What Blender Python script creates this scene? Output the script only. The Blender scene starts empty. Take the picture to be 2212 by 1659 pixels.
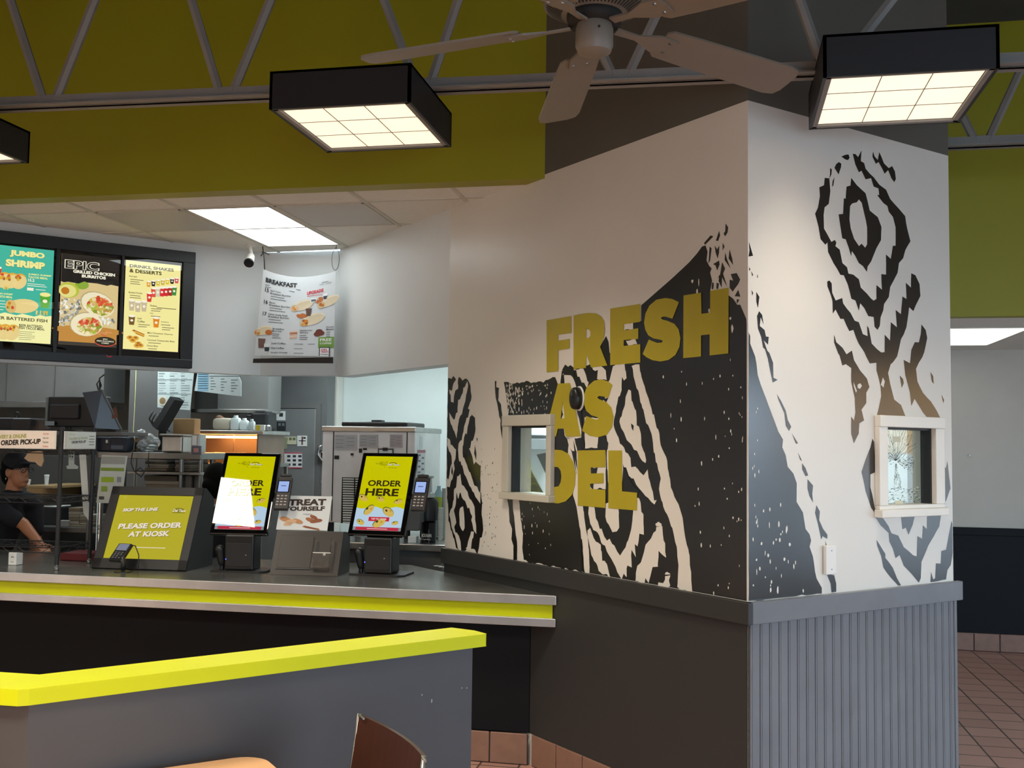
import bpy, bmesh, math, random
from math import sin, cos, pi, sqrt, radians
from mathutils import Vector, Matrix
from mathutils.geometry import tessellate_polygon
random.seed(7)
SC = bpy.context.scene
COL = SC.collection
# ------------------------------------------------------------------ camera
FPX, YAW, PITCH, ROLL, EYE = 2227.3, .2005, .0601, .0134, 1.64
_F = Vector((-sin(YAW)*cos(PITCH), cos(YAW)*cos(PITCH), sin(PITCH)))
_R = Vector((cos(YAW), sin(YAW), 0)); _U = _R.cross(_F)
CR = cos(ROLL)*_R + sin(ROLL)*_U
CU = -sin(ROLL)*_R + cos(ROLL)*_U
CF = _F
CAM0 = Vector((0, 0, EYE))
cd = bpy.data.cameras.new('camera'); cam = bpy.data.objects.new('camera', cd); COL.objects.link(cam)
cd.sensor_width = 36; cd.lens = FPX/2212*36; cd.clip_start = .05; cd.clip_end = 200
cam.matrix_world = Matrix.Translation(CAM0) @ Matrix((CR, CU, -CF)).transposed().to_4x4()
SC.camera = cam
# ------------------------------------------------------------------ view, world, sun
SC.view_settings.view_transform = 'Standard'; SC.view_settings.look = 'None'
SC.view_settings.exposure = 0.0; SC.view_settings.gamma = 1
SC.view_settings.use_curve_mapping = False
W = bpy.data.worlds.new('sky'); SC.world = W; W.use_nodes = True
bg = W.node_tree.nodes['Background']; bg.inputs[0].default_value = (.60, .80, 1.0, 1); bg.inputs[1].default_value = 8.5
def lamp(name, kind, loc, energy, color, size=(1, 1), spread=180, rot=(0, 0, 0)):
    l = bpy.data.lights.new(name, kind); l.energy = energy; l.color = color
    if kind == 'AREA':
        l.shape = 'RECTANGLE'; l.size, l.size_y = size; l.spread = radians(spread)
    o = bpy.data.objects.new(name, l); o.location = loc; o.rotation_euler = rot; COL.objects.link(o)
    return o
sun = lamp('sun', 'SUN', (0, 0, 20), 5.0, (1, .93, .82), rot=(radians(-8), radians(-38), 0)); sun.data.angle = radians(.6)
WARM, COOL = (1, .89, .74), (.86, .97, 1)
# bare lamps for unseen ceiling fixtures: seating fill on the pendant grid, kitchen and office troffers
for x, pw in ((-5.6, 62), (-3.6, 62), (-1.5, 50), (.65, 14), (2.8, 8)):  # no fixtures built; stronger at left to brighten the mural wall
    for y in (1.3, -1.2):
        lamp('dining_fill', 'AREA', (x, y, 2.97), pw, WARM, (.5, .55), 150)
lamp('dining_fill', 'AREA', (2.8, 4.05, 2.97), 8, WARM, (.5, .55), 150)
lamp('kitchen_light', 'AREA', (-3.2, 7.7, 2.58), 17, COOL, (.6, .6))
lamp('kitchen_light', 'AREA', (-4.5, 6.95, 2.58), 15, COOL, (.6, .8))
lamp('kitchen_light', 'AREA', (-5.6, 6.6, 2.58), 10, COOL, (.6, 1.2))
lamp('back_room_light', 'AREA', (-2.25, 7.85, 2.58), 21, COOL, (.6, 1.0))
lamp('office_light', 'AREA', (-.7, 6.6, 2.5), 55, (.95, .98, 1), (.6, .6))

# ------------------------------------------------------------------ pixel rays onto the measured planes of the room
def ray(x, y): return CF + (x-1106)/FPX*CR - (y-829.5)/FPX*CU
def pZ(x, y, z): d = ray(x, y); return CAM0 + d*((z-EYE)/d.z)
def pY(x, y, Y): d = ray(x, y); return CAM0 + d*(Y/d.y)
def pP(x, y, O, n): d = ray(x, y); return CAM0 + d*((O-CAM0).dot(n)/d.dot(n))
S2 = sqrt(.5)
K = Vector((.1065, 4.2775, 0))              # the mural corner
T, RAIL, CT = 3.0754, 1.031, .8894          # mural top, chair rail top, counter top
NM, NR = Vector((-S2, -S2, 0)), Vector((S2, -S2, 0))
def mur(t, z, d=0): return K + Vector((-S2*t, S2*t, z)) + NM*d
def rig(t, z, d=0): return K + Vector((S2*t, S2*t, z)) + NR*d
ZV = Vector((0, 0, 1))
class Fr:                                   # a flat frame: origin, right, up, towards the viewer
    def __init__(s, O, U, V=ZV, N=None):
        s.O, s.U, s.V = Vector(O), Vector(U).normalized(), Vector(V).normalized()
        s.N = Vector(N) if N else s.U.cross(s.V).normalized()
    def p(s, u, v, n=0): return s.O + s.U*u + s.V*v + s.N*n
    def px(s, x, y):
        q = pP(x, y, s.O, s.N) - s.O
        return (q.dot(s.U), q.dot(s.V))
FM = Fr(K, (S2, -S2, 0)); FRT = Fr(K, (S2, S2, 0))   # mural face (u = -t) and lit face of the corner

# ------------------------------------------------------------------ materials
def lin(h):
    h = h.lstrip('#'); c = [int(h[i:i+2], 16)/255 for i in (0, 2, 4)]
    return tuple((v/12.92 if v <= .04045 else ((v+.055)/1.055)**2.4) for v in c)
MC = {}
def mat(name, col, rough=.5, metal=0, var=.06, scale=6, spec=.5, emit=0, coat=0, alpha=1, trans=0, bump=0):
    if name in MC: return MC[name]
    m = bpy.data.materials.new(name); m.use_nodes = True; nt = m.node_tree; b = nt.nodes['Principled BSDF']
    c = lin(col) if isinstance(col, str) else col
    b.inputs['Roughness'].default_value = rough; b.inputs['Metallic'].default_value = metal
    b.inputs['Specular IOR Level'].default_value = spec
    b.inputs['Base Color'].default_value = (*c, 1)
    if var:
        tc = nt.nodes.new('ShaderNodeTexCoord'); n = nt.nodes.new('ShaderNodeTexNoise'); n.inputs['Scale'].default_value = scale
        n.inputs['Detail'].default_value = 4
        r = nt.nodes.new('ShaderNodeValToRGB'); e = r.color_ramp.elements
        e[0].position, e[1].position = .3, .7
        e[0].color = (*[v*(1-var) for v in c], 1); e[1].color = (*[min(1, v*(1+var)) for v in c], 1)
        nt.links.new(tc.outputs['Object'], n.inputs['Vector']); nt.links.new(n.outputs[0], r.inputs[0]); nt.links.new(r.outputs[0], b.inputs['Base Color'])
        if bump:
            bp = nt.nodes.new('ShaderNodeBump'); bp.inputs['Strength'].default_value = bump; bp.inputs['Distance'].default_value = .01
            nt.links.new(n.outputs[0], bp.inputs['Height']); nt.links.new(bp.outputs[0], b.inputs['Normal'])
    if emit:
        b.inputs['Emission Color'].default_value = (*c, 1); b.inputs['Emission Strength'].default_value = emit
    if coat: b.inputs['Coat Weight'].default_value = coat; b.inputs['Coat Roughness'].default_value = .02
    if trans: b.inputs['Transmission Weight'].default_value = trans
    if alpha < 1: b.inputs['Alpha'].default_value = alpha
    MC[name] = m
    return m
def pr(col): return mat('print '+col, col, .55, var=.03, scale=20)            # ink on paper or vinyl
def em(col, s=1.0):                                                           # a lit screen's colour
    k = 'screen %s %s' % (col, s)
    if k in MC: return MC[k]
    m = mat(k, '#050505', .015, var=0, spec=.6); b = m.node_tree.nodes['Principled BSDF']
    b.inputs['Emission Color'].default_value = (*lin(col), 1); b.inputs['Emission Strength'].default_value = s
    return m
CREAM = mat('cream wall paint', '#d6d0c5', .32, var=.03, scale=1.5)
INK = mat('black mural vinyl', '#14120f', .22, var=.15, scale=3, spec=.9)
MLIME = mat('lime mural vinyl', '#a8981c', .4, var=.04)
LIME = mat('lime paint', '#bcc200', .45, var=.04, scale=3, spec=.3)
OLIVE = mat('green wall paint', '#8f8a0a', .5, var=.05, scale=1.2)
CHAR = mat('charcoal paint', '#3e3e41', .40, var=.06, scale=4)
BEAD = mat('daylit charcoal beadboard paint', '#6c6e72', .28, var=.08, scale=5)  # the wainscot charcoal again, lightened to carry daylight and sheen
FARW = mat('warm grey wall paint', '#b4ada0', .5, var=.02)
CHARD = mat('dark charcoal paint', '#272726', .5, var=.06, scale=2)
NAVY = mat('near black paint', '#08090d', .6, var=.08, spec=.2)
WHITE = mat('white wall paint', '#d4d6d4', .5, var=.02, scale=2)
BLACK = mat('black plastic', '#121214', .38, var=.1, scale=12)
BLACKM = mat('matte black metal', '#17171a', .5, var=.08, scale=8)
GLOSS = mat('gloss black glass', '#050507', .015, var=0, spec=.6)
STEEL = mat('brushed steel', '#b4b2ae', .28, 1, var=.12, scale=9)
RIM = mat('satin steel edge', '#c2c3c4', .30, .66, var=.10, scale=5)
UPG = mat('upper wall grey paint', '#5a564e', .55, var=.05, scale=2)
STEELD = mat('dull steel', '#8d8d8a', .38, 1, var=.12, scale=5)
GREYP = mat('grey painted steel', '#5d5d5c', .45, var=.05, scale=3)
GALV = mat('grey truss paint', '#7d7a76', .55, var=.06)
TILE_W = mat('ceiling tile', '#dcd9cf', .8, var=.03, scale=30)
PAPER = mat('white paper', '#dfe2e0', .6, var=.02, scale=20)
CARD = mat('brown cardboard', '#8a6a42', .7, var=.08)
PLW = mat('white plastic', '#dfdcd4', .4, var=.03)
CHROME = mat('chrome', '#d5d5d5', .1, 1, var=0)
FANW = mat('dimmed white fan paint', '#6f675c', .45, var=.05)  # white fan, base colour darkened to stand for the dim light
CLEAR = mat('clear acrylic', '#ffffff', .03, var=0, trans=1)
SKIN = mat('skin', '#a9714f', .5, var=.06)
CLOTH = mat('black cloth', '#14161d', .85, var=.12, scale=30)
HAIR = mat('black hair', '#070606', .9, var=.2, scale=60, spec=.15)
WOOD = mat('light wood laminate', '#d8a878', .35, var=.08, scale=3)
BROWN = mat('dark brown laminate', '#3e2012', .3, var=.12, scale=5)

# ------------------------------------------------------------------ mesh builder
WLOC = {}
class MB:
    def __init__(s): s.v, s.f, s.mi, s.mats = [], [], [], []
    def m(s, mt):
        if mt not in s.mats: s.mats.append(mt)
        return s.mats.index(mt)
    def add(s, vs, fs, mt):
        o = len(s.v); s.v += [Vector(v) for v in vs]; k = s.m(mt)
        for f in fs: s.f.append([i+o for i in f]); s.mi.append(k)
        return s
    def box(s, a, b, mt, bev=0, M=None):
        lo = [min(a[i], b[i]) for i in range(3)]; hi = [max(a[i], b[i]) for i in range(3)]
        bm = bmesh.new(); bmesh.ops.create_cube(bm, size=1)
        for v in bm.verts: v.co = Vector([lo[i]+(v.co[i]+.5)*(hi[i]-lo[i]) for i in range(3)])
        if bev: bmesh.ops.bevel(bm, geom=bm.edges[:], offset=min(bev, .45*min(hi[i]-lo[i] for i in range(3))), segments=2, affect='EDGES', profile=.5)
        vs = [(M @ v.co if M else v.co.copy()) for v in bm.verts]
        s.add(vs, [[v.index for v in f.verts] for f in bm.faces], mt); bm.free(); return s
    def fbox(s, fr, u0, v0, n0, u1, v1, n1, mt, bev=0):
        M = Matrix((fr.U, fr.V, fr.N)).transposed().to_4x4(); M.translation = fr.O
        return s.box((u0, v0, n0), (u1, v1, n1), mt, bev, M)
    def flat(s, fr, loops, mt, n=0):
        if not isinstance(loops[0][0], (tuple, list)): loops = [loops]
        L = [[Vector((p[0], p[1], 0)) for p in l] for l in loops]
        pts = [p for l in L for p in l]
        tr = tessellate_polygon(L); fs = []
        for t in tr:
            a, b, c = [pts[i] for i in t]
            if (b-a).cross(c-a).z < 0: t = (t[0], t[2], t[1])
            fs.append(list(t))
        return s.add([fr.p(p.x, p.y, n) for p in pts], fs, mt)
    def prism(s, fr, loops, n0, n1, mt):
        if not isinstance(loops[0][0], (tuple, list)): loops = [loops]
        s.flat(fr, loops, mt, n1)
        a = len(s.f); s.flat(fr, loops, mt, n0)
        for i in range(a, len(s.f)): s.f[i].reverse()
        for k, l in enumerate(loops):
            area = sum(l[i-1][0]*l[i][1]-l[i][0]*l[i-1][1] for i in range(len(l)))
            if (area < 0) != (k > 0): l = l[::-1]
            N = len(l); vs = [fr.p(p[0], p[1], n0) for p in l]+[fr.p(p[0], p[1], n1) for p in l]
            s.add(vs, [[i, (i+1) % N, (i+1) % N+N, i+N] for i in range(N)], mt)
        return s
    def lathe(s, prof, mt, c=(0, 0, 0), ax=None, n=28):
        A = Vector(ax or (0, 0, 1)).normalized(); X = A.orthogonal().normalized(); Y = A.cross(X); c = Vector(c)
        vs = [c+A*z+(X*cos(2*pi*i/n)+Y*sin(2*pi*i/n))*max(r, 1e-5) for r, z in prof for i in range(n)]
        fs = [[k*n+i, k*n+(i+1) % n, (k+1)*n+(i+1) % n, (k+1)*n+i] for k in range(len(prof)-1) for i in range(n)]
        fs.append(list(range(n))[::-1]); fs.append([(len(prof)-1)*n+i for i in range(n)])
        return s.add(vs, fs, mt)
    def cyl(s, a, b, r, mt, r2=None, n=16):
        a, b = Vector(a), Vector(b)
        return s.lathe([(r, 0), (r if r2 is None else r2, (b-a).length)], mt, a, b-a, n)
    def tube(s, pts, r, mt, n=8, closed=False):
        pts = [Vector(p) for p in pts]; P = len(pts); vs = []; X = None
        for i, p in enumerate(pts):
            d = (pts[(i+1) % P if closed else min(i+1, P-1)]-pts[i-1 if (closed or i) else 0]).normalized()
            X = d.orthogonal().normalized() if X is None else (X-d*X.dot(d)).normalized()
            Y = d.cross(X); vs += [p+(X*cos(2*pi*k/n)+Y*sin(2*pi*k/n))*r for k in range(n)]
        fs = [[(i % P)*n+k, (i % P)*n+(k+1) % n, ((i+1) % P)*n+(k+1) % n, ((i+1) % P)*n+k] for i in range(P if closed else P-1) for k in range(n)]
        if not closed: fs += [list(range(n))[::-1], [(P-1)*n+k for k in range(n)]]
        return s.add(vs, fs, mt)
    def cap(s, a, b, r0, r1, mt, n=14):
        a, b = Vector(a), Vector(b); d = b-a; L = max(d.length, 1e-4); pf = []
        for k in range(5): t = pi/2*k/4; pf.append((r0*sin(t), -r0*cos(t)))
        for k in range(5): t = pi/2*k/4; pf.append((r1*cos(t), L+r1*sin(t)))
        return s.lathe(pf, mt, a, d if d.length > 1e-4 else (0, 0, 1), n)
    def ell(s, c, r, mt, M=None, n=20):
        vs, fs = [], []; h = n//2
        for i in range(h+1):
            for j in range(n):
                p = Vector((r[0]*sin(pi*i/h)*cos(2*pi*j/n), r[1]*sin(pi*i/h)*sin(2*pi*j/n), r[2]*cos(pi*i/h)))
                vs.append(Vector(c)+(M @ p if M else p))
        for i in range(h):
            for j in range(n): fs.append([(i+1)*n+j, (i+1)*n+(j+1) % n, i*n+(j+1) % n, i*n+j])
        return s.add(vs, fs, mt)
    def text(s, fr, txt, u, v, h, mt, n=0, w=None, bold=0, al='L', rot=0, shear=0):
        vs, fs = glyphs(txt, bold)
        if not vs: return s
        x0 = min(p[0] for p in vs); x1 = max(p[0] for p in vs); y0 = min(p[1] for p in vs); y1 = max(p[1] for p in vs)
        ky = h/(y1-y0); kx = (w/(x1-x0)) if w else ky
        wd = (x1-x0)*kx; off = {'L': 0, 'C': -wd/2, 'R': -wd}[al]; c, sn = cos(rot), sin(rot); out = []
        for p in vs:
            a, b = (p[0]-x0)*kx+off, (p[1]-y0)*ky; a += shear*b
            out.append(fr.p(u+a*c-b*sn, v+a*sn+b*c, n))
        return s.add(out, fs, mt)
    def build(s, name, parent=None, smooth=False):
        lo = [min(v[i] for v in s.v) for i in range(3)]; hi = [max(v[i] for v in s.v) for i in range(3)]
        c = Vector(((lo[0]+hi[0])/2, (lo[1]+hi[1])/2, lo[2]))
        me = bpy.data.meshes.new(name); me.from_pydata([v-c for v in s.v], [], s.f)
        for m_ in s.mats: me.materials.append(m_)
        me.polygons.foreach_set('material_index', s.mi)
        if smooth: me.polygons.foreach_set('use_smooth', [True]*len(s.f))
        me.update()
        o = bpy.data.objects.new(name, me); COL.objects.link(o)
        if parent: o.parent = parent; o.location = c-WLOC[parent.name]
        else: o.location = c
        WLOC[o.name] = c
        if smooth == 'edge':
            md = o.modifiers.new('edge', 'EDGE_SPLIT'); md.split_angle = radians(35)
        return o
GC = {}
def glyphs(txt, bold):
    k = (txt, bold)
    if k not in GC:
        cu = bpy.data.curves.new('t', 'FONT'); cu.body = txt; cu.offset = bold; cu.resolution_u = 3
        o = bpy.data.objects.new('t', cu); me = o.to_mesh()
        GC[k] = ([tuple(v.co) for v in me.vertices], [list(p.vertices) for p in me.polygons])
        o.to_mesh_clear(); bpy.data.objects.remove(o); bpy.data.curves.remove(cu)
    return GC[k]
def tag(o, label, cat, group=None, kind=None):
    o['label'] = label; o['category'] = cat
    if group: o['group'] = group
    if kind: o['kind'] = kind
    return o
def thing(name, label, cat, loc, group=None):
    o = bpy.data.objects.new(name, None); COL.objects.link(o); o.location = loc; o.empty_display_size = .1
    WLOC[o.name] = Vector(loc); return tag(o, label, cat, group)
def struct(mb, name, parent=None):
    o = mb.build(name, parent)
    o['kind'] = 'structure'
    return o
def dup(root, delta, label):
    r = root.copy(); COL.objects.link(r); r.location = Vector(root.location)+Vector(delta); r['label'] = label
    for ch in list(root.children):
        c = ch.copy(); COL.objects.link(c); c.parent = r
        for g in list(ch.children):
            d = g.copy(); COL.objects.link(d); d.parent = c
    return r
def cut_rect(mb, fr, r):                                            # open a rectangle in a flat decal
    out_f, out_m = [], []
    def half(P, ax, lim, sg):
        o = []
        for i, a in enumerate(P):
            b = P[(i+1) % len(P)]; da, db = sg*(a[ax]-lim), sg*(b[ax]-lim)
            if da >= 0: o.append(a)
            if da*db < 0:
                t = da/(da-db); o.append(tuple(a[k]+(b[k]-a[k])*t for k in range(3)))
        return o
    for f, mi in zip(mb.f, mb.mi):
        P = []
        for i in f:
            q = mb.v[i]-fr.O; P.append((q.dot(fr.U), q.dot(fr.V), q.dot(fr.N)))
        mid = half(half(P, 0, r[0], 1), 0, r[2], -1)
        if len(mid) < 3: out_f.append(f); out_m.append(mi); continue
        for Q in (half(P, 0, r[0], -1), half(P, 0, r[2], 1), half(mid, 1, r[1], -1), half(mid, 1, r[3], 1)):
            if len(Q) >= 3:
                o = len(mb.v); mb.v += [fr.p(*q) for q in Q]; out_f.append(list(range(o, o+len(Q)))); out_m.append(mi)
    mb.f, mb.mi = out_f, out_m
    used = sorted({i for f in mb.f for i in f}); mp = {i: k for k, i in enumerate(used)}
    mb.v = [mb.v[i] for i in used]; mb.f = [[mp[i] for i in f] for f in mb.f]
    return mb
class Panel(MB):                                                    # printed or lit face; u, v run 0..1 from its top left
    def __init__(s, fr, w, h, n=0): super().__init__(); s.fr, s.w, s.h, s.n = fr, w, h, n
    def q(s, u, v): return (u*s.w, (1-v)*s.h)
    def poly(s, pts, mt, l=1): return s.flat(s.fr, [s.q(*p) for p in pts], mt, s.n+l*.0005)
    def rect(s, a, b, c, d, mt, l=1): return s.poly([(a, b), (c, b), (c, d), (a, d)], mt, l)
    def oval(s, a, b, ra, rb, mt, l=1, rot=0, k=18):
        P = []
        for i in range(k):
            x, y = ra*cos(2*pi*i/k), rb*sin(2*pi*i/k)*s.h/s.w
            P.append((a+x*cos(rot)-y*sin(rot), b+(x*sin(rot)+y*cos(rot))*s.w/s.h))
        return s.poly(P, mt, l)
    def tx(s, t, u, v, h, mt, l=3, w=None, bold=0, al='L', rot=0, shear=0):
        a, b = s.q(u, v); return s.text(s.fr, t, a, b, h*s.h, mt, s.n+l*.0005, w*s.w if w else None, bold, al, rot, shear)
    def lines(s, u, v, w, k, mt, dv=.02, th=.006, l=2):
        for i in range(k):
            ww = w*random.uniform(.6, 1); s.rect(u, v+i*dv, u+ww, v+i*dv+th, mt, l)
        return s
# ------------------------------------------------------------------ the room
def tile_mat(name, c1, c2, mort, size):
    m = bpy.data.materials.new(name); m.use_nodes = True; nt = m.node_tree; b = nt.nodes['Principled BSDF']
    g = nt.nodes.new('ShaderNodeNewGeometry'); br = nt.nodes.new('ShaderNodeTexBrick'); br.offset = 0; br.squash = 1
    br.inputs['Scale'].default_value = 1; br.inputs['Brick Width'].default_value = size; br.inputs['Row Height'].default_value = size
    br.inputs['Mortar Size'].default_value = .006; br.inputs['Mortar Smooth'].default_value = .2
    br.inputs['Color1'].default_value = (*lin(c1), 1); br.inputs['Color2'].default_value = (*lin(c2), 1); br.inputs['Mortar'].default_value = (*lin(mort), 1)
    nt.links.new(g.outputs['Position'], br.inputs['Vector']); nt.links.new(br.outputs['Color'], b.inputs['Base Color'])
    bp = nt.nodes.new('ShaderNodeBump'); bp.inputs['Strength'].default_value = .5; bp.inputs['Distance'].default_value = .004; bp.invert = True
    nt.links.new(br.outputs['Fac'], bp.inputs['Height']); nt.links.new(bp.outputs[0], b.inputs['Normal'])
    b.inputs['Roughness'].default_value = .42
    return m
QUARRY = tile_mat('quarry tile floor', '#ac8474', '#a27a6c', '#463833', .203)
QBASE = mat('quarry base tile', '#805f4f', .4, var=.1, scale=14)
GROUT = mat('dark grout', '#2a211d', .8)
CEILD = mat('dark roof deck', '#3a3a3a', .8)
struct(MB().box((-7.1, -3.1, -.1), (5.7, 9.5, 0), QUARRY), 'floor')
struct(MB().box((-7.1, -3.1, 4.4), (5.7, 9.5, 4.5), CEILD), 'ceiling')
struct(MB().box((-7.1, -3.1, 0), (-7, 9.5, 4.4), WHITE), 'wall_left')
FB = Fr((5.7, -3, 0), (-1, 0, 0)); FE = Fr((5.5, 9.5, 0), (0, -1, 0))
def wins(fr, L, H, holes, name, mt):
    m = MB(); m.prism(fr, [[(0, 0), (L, 0), (L, H), (0, H)]]+[[(a, z0), (a, z1), (b, z1), (b, z0)] for a, b, z0, z1 in holes], -.12, 0, mt)
    struct(m, name)
# windows of the dining room, in the right hand wall and behind the photographer
HR = [(2.9, 4.72, .45, 2.38), (4.88, 6.9, .45, 2.38), (7.1, 8.9, .45, 2.38), (9.2, 11.2, .45, 2.38)]
HB = [(.8, 2.8, .45, 2.38), (3.1, 5.1, .45, 2.38)]
wins(FE, 12.5, 4.4, HR, 'wall_right', CREAM); wins(FB, 12.7, 4.4, HB, 'wall_back', CREAM)
k = 1
for fr, hs in ((FE, HR), (FB, HB)):
    for a, b, z0, z1 in hs:
        m = MB()
        for q in ((a, z0, a+.05, z1), (b-.05, z0, b, z1), (a, z0, b, z0+.05), (a, z1-.05, b, z1)): m.fbox(fr, q[0], q[1], -.1, q[2], q[3], -.04, BLACKM)
        struct(m, 'window_%d' % k); k += 1
# outside: paving and a tan building across the lot, seen only as reflections and as daylight
ASPH = mat('asphalt', '#6e7175', .9); TAN = mat('tan stucco', '#c89050', .9)
struct(MB().box((5.7, -14, -.2), (30, 24, -.1), ASPH), 'ground')
o = MB().box((13, 5.15, -.1), (20, 24, 3.3), TAN).build('building'); tag(o, 'tan stucco building across the parking lot', 'building'); o['kind'] = 'structure'

o = MB().box((11.6, -6, -.1), (12, 24, 1.6), mat('white reflector slab', '#bfc2c6', .9)).build('reflector_slab'); tag(o, 'low white reflector slab added out of view to brighten the mural sheen', 'wall'); o['kind'] = 'structure'  # unseen slab added so the black mural's lower reflections turn brighter
# mural corner: two walls at right angles, a pass-through under the left one
w1 = [FM.px(x, y) for x, y in ((1107, 917), (1189, 917), (1188, 1059), (1107, 1058))]
w1 = (min(p[0] for p in w1), 1.392, max(p[0] for p in w1), 1.748)
w2 = [FRT.px(x, y) for x, y in ((1906, 921), (2010, 923), (2009, 1092), (1906, 1092))]
w2 = (w2[0][0], 1.398, w2[1][0], 1.748)
def hole(w): return [(w[0], w[1]), (w[0], w[3]), (w[2], w[3]), (w[2], w[1])]
TE, TM = 2.433, 4.063
m = MB(); m.prism(FM, [[(-TE, 0), (-.0005, 0), (-.0005, T), (-TE, T)], hole(w1)], -.13, 0, CREAM)
m.prism(FM, [(-TM, 2.13), (-TE, 2.13), (-TE, T), (-TM, T)], -.13, 0, WHITE)
m.prism(FM, [(-1.445, T), (-.0005, T), (-.0005, 4.4), (-1.445, 4.4)], -.13, 0, UPG)
m.prism(FM, [(-TE, .159), (-.0005, .159), (-.0005, .945), (-TE, .945)], 0, .004, CHARD)
struct(m, 'wall_angled_left')
SE = 1.376
m = MB(); m.prism(FRT, [[(.0005, 0), (SE, 0), (SE, T), (.0005, T)], hole(w2)], -.13, 0, CREAM)
m.prism(FRT, [(.0005, T), (SE, T), (SE, 4.4), (.0005, 4.4)], -.13, 0, UPG)
m.fbox(FRT, .001, .159, 0, SE-.001, .945, .0015, mat('dark gap', '#14120f', .8))
for i in range(25):                                                 # beadboard
    a, b = .004+i*.0549, .004+(i+1)*.0549-.0036
    m.fbox(FRT, a, .159, 0, b, .945, .012, BEAD, .003)
    m.fbox(FRT, a+.0075, .159, .011, a+.0095, .945, .0135, BEAD)
struct(m, 'wall_angled_right')
m = MB(); m.fbox(FM, -TE, .943, 0, .03, RAIL, .03, CHARD, .003); m.fbox(FM, -TE, .935, 0, .012, .943, .012, CHARD); struct(m, 'trim_1')
m = MB(); m.fbox(FRT, -.028, .943, 0, SE+.03, RAIL, .03, BEAD, .003); m.fbox(FRT, SE-.02, .16, 0, SE, .943, .016, BEAD); struct(m, 'trim_2')
def base(fr, u0, u1, name, h=.159):
    m = MB(); m.fbox(fr, u0, 0, .001, u1, h-.006, .008, GROUT); n = max(1, round(abs(u1-u0)/.203)); d = (u1-u0)/n
    for i in range(n): m.fbox(fr, u0+i*d+.003, .004, .002, u0+(i+1)*d-.003, h, .014, QBASE, .004)
    struct(m, name)
base(FM, -1.49, .012, 'baseboard_1'); base(FRT, .002, SE, 'baseboard_2')
base(Fr((-7, 5.337, 0), (1, 0, 0)), 0, 6.025, 'baseboard_3')
# green soffit wall, its ceiling and the white bulkhead over the counter
GX = K.x-S2*1.445
struct(MB().box((-7, 5.299, T-.02), (GX, 5.42, 4.4), OLIVE), 'wall_back_green')
BL = Vector((-3.396, 7.2, 0)); BR = mur(TM, 0)
FBL = Fr((-5.3, 5.296, 0), (S2, S2, 0)); FBM = Fr((BL.x, 7.2, 0), (1, 0, 0))
LBL = (BL-FBL.O).length; LBM = BR.x-BL.x
soff = [(-5.3, 5.3), (GX, 5.3), (BR.x, BR.y), (BL.x, 7.2)]
FZ = Fr((0, 0, 0), (1, 0, 0), (0, 1, 0))
GRIDM = mat('ceiling grid', '#c3bfb2', .6)
m = MB().prism(FZ, soff, T, T+.06, TILE_W)
for x in (-4.47, -3.87, -3.262, -2.668, -2.07, -1.47): m.box((x-.012, 5.43, T-.006), (x+.012, min(7.18, 5.3+(-.93-x)-.03 if x > -2.6 else 7.18, 7.18 if x > -3.4 else 7.18+(x+3.4)), T), GRIDM)
for y, a, b in ((5.735, -4.8, -1.33), (6.36, -4.2, -1.95)): m.box((a, y-.012, T-.005), (b, y+.012, T), GRIDM)
struct(m, 'ceiling_soffit')
m = MB(); m.fbox(FBL, 0, 2.145, -.12, LBL, T, 0, WHITE); m.fbox(FBM, -.02, 2.145, -.12, LBM+.05, T, 0, WHITE); struct(m, 'wall_bulkhead')
m = MB(); m.prism(FZ, [(-5.4, 5.4), (BL.x-.1, 7.32), (BR.x+.1, 7.32), (-1.5, 6.15), (-1.5, 9.1), (-7, 9.1), (-7, 5.4)], 2.65, 2.7, TILE_W); struct(m, 'ceiling_kitchen')
# kitchen and the rooms behind
KW = mat('kitchen wall panel', '#77736a', .6, var=.08)
struct(MB().box((-7, 9.0, 0), (-3.6, 9.1, 2.7), KW), 'wall_kitchen')
struct(MB().box((-3.6, 9.0, 0), (-1.5, 9.1, 2.7), mat('pass room wall', '#c9d4d2', .5, var=.02)), 'wall_pass_room')
struct(MB().box((-1.6, 6.06, 0), (-1.5, 9.0, 2.7), mat('pass room wall', '#c9d4d2')), 'wall_pass_room_side')
m = MB().box((-1.49, 7.2, 0), (1.05, 7.3, 2.7), WHITE); m.box((.98, 5.36, 0), (1.05, 9.3, 4.4), WHITE); struct(m, 'wall_office')
struct(MB().prism(FZ, [(-1.49, 6.06), (.1, 4.52), (.97, 5.38), (.97, 7.2), (-1.49, 7.2)], 2.6, 2.66, TILE_W), 'ceiling_office')
# far end on the right
struct(MB().box((1.05, 6.95, 2.5), (5.5, 7.05, 4.4), OLIVE), 'wall_far_green')
struct(MB().box((1.05, 7.05, 2.5), (5.5, 9.3, 2.56), TILE_W), 'ceiling_corridor')
m = MB().box((1.05, 9.25, 0), (5.5, 9.4, 2.56), FARW); m.box((1.05, 9.235, .147), (5.5, 9.25, .95), NAVY); m.box((1.05, 9.225, .95), (5.5, 9.25, 1.015), NAVY, .004)
struct(m, 'wall_far'); base(Fr((1.05, 9.236, 0), (1, 0, 0)), 0, 4.4, 'baseboard_4', .147)
o = MB().box((2.03, 9.236, 1.605), (2.05, 9.25, 1.618), STEELD).build('wall_hook'); tag(o, 'tiny metal hook on the white wall right of the mural corner', 'hook')

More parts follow.
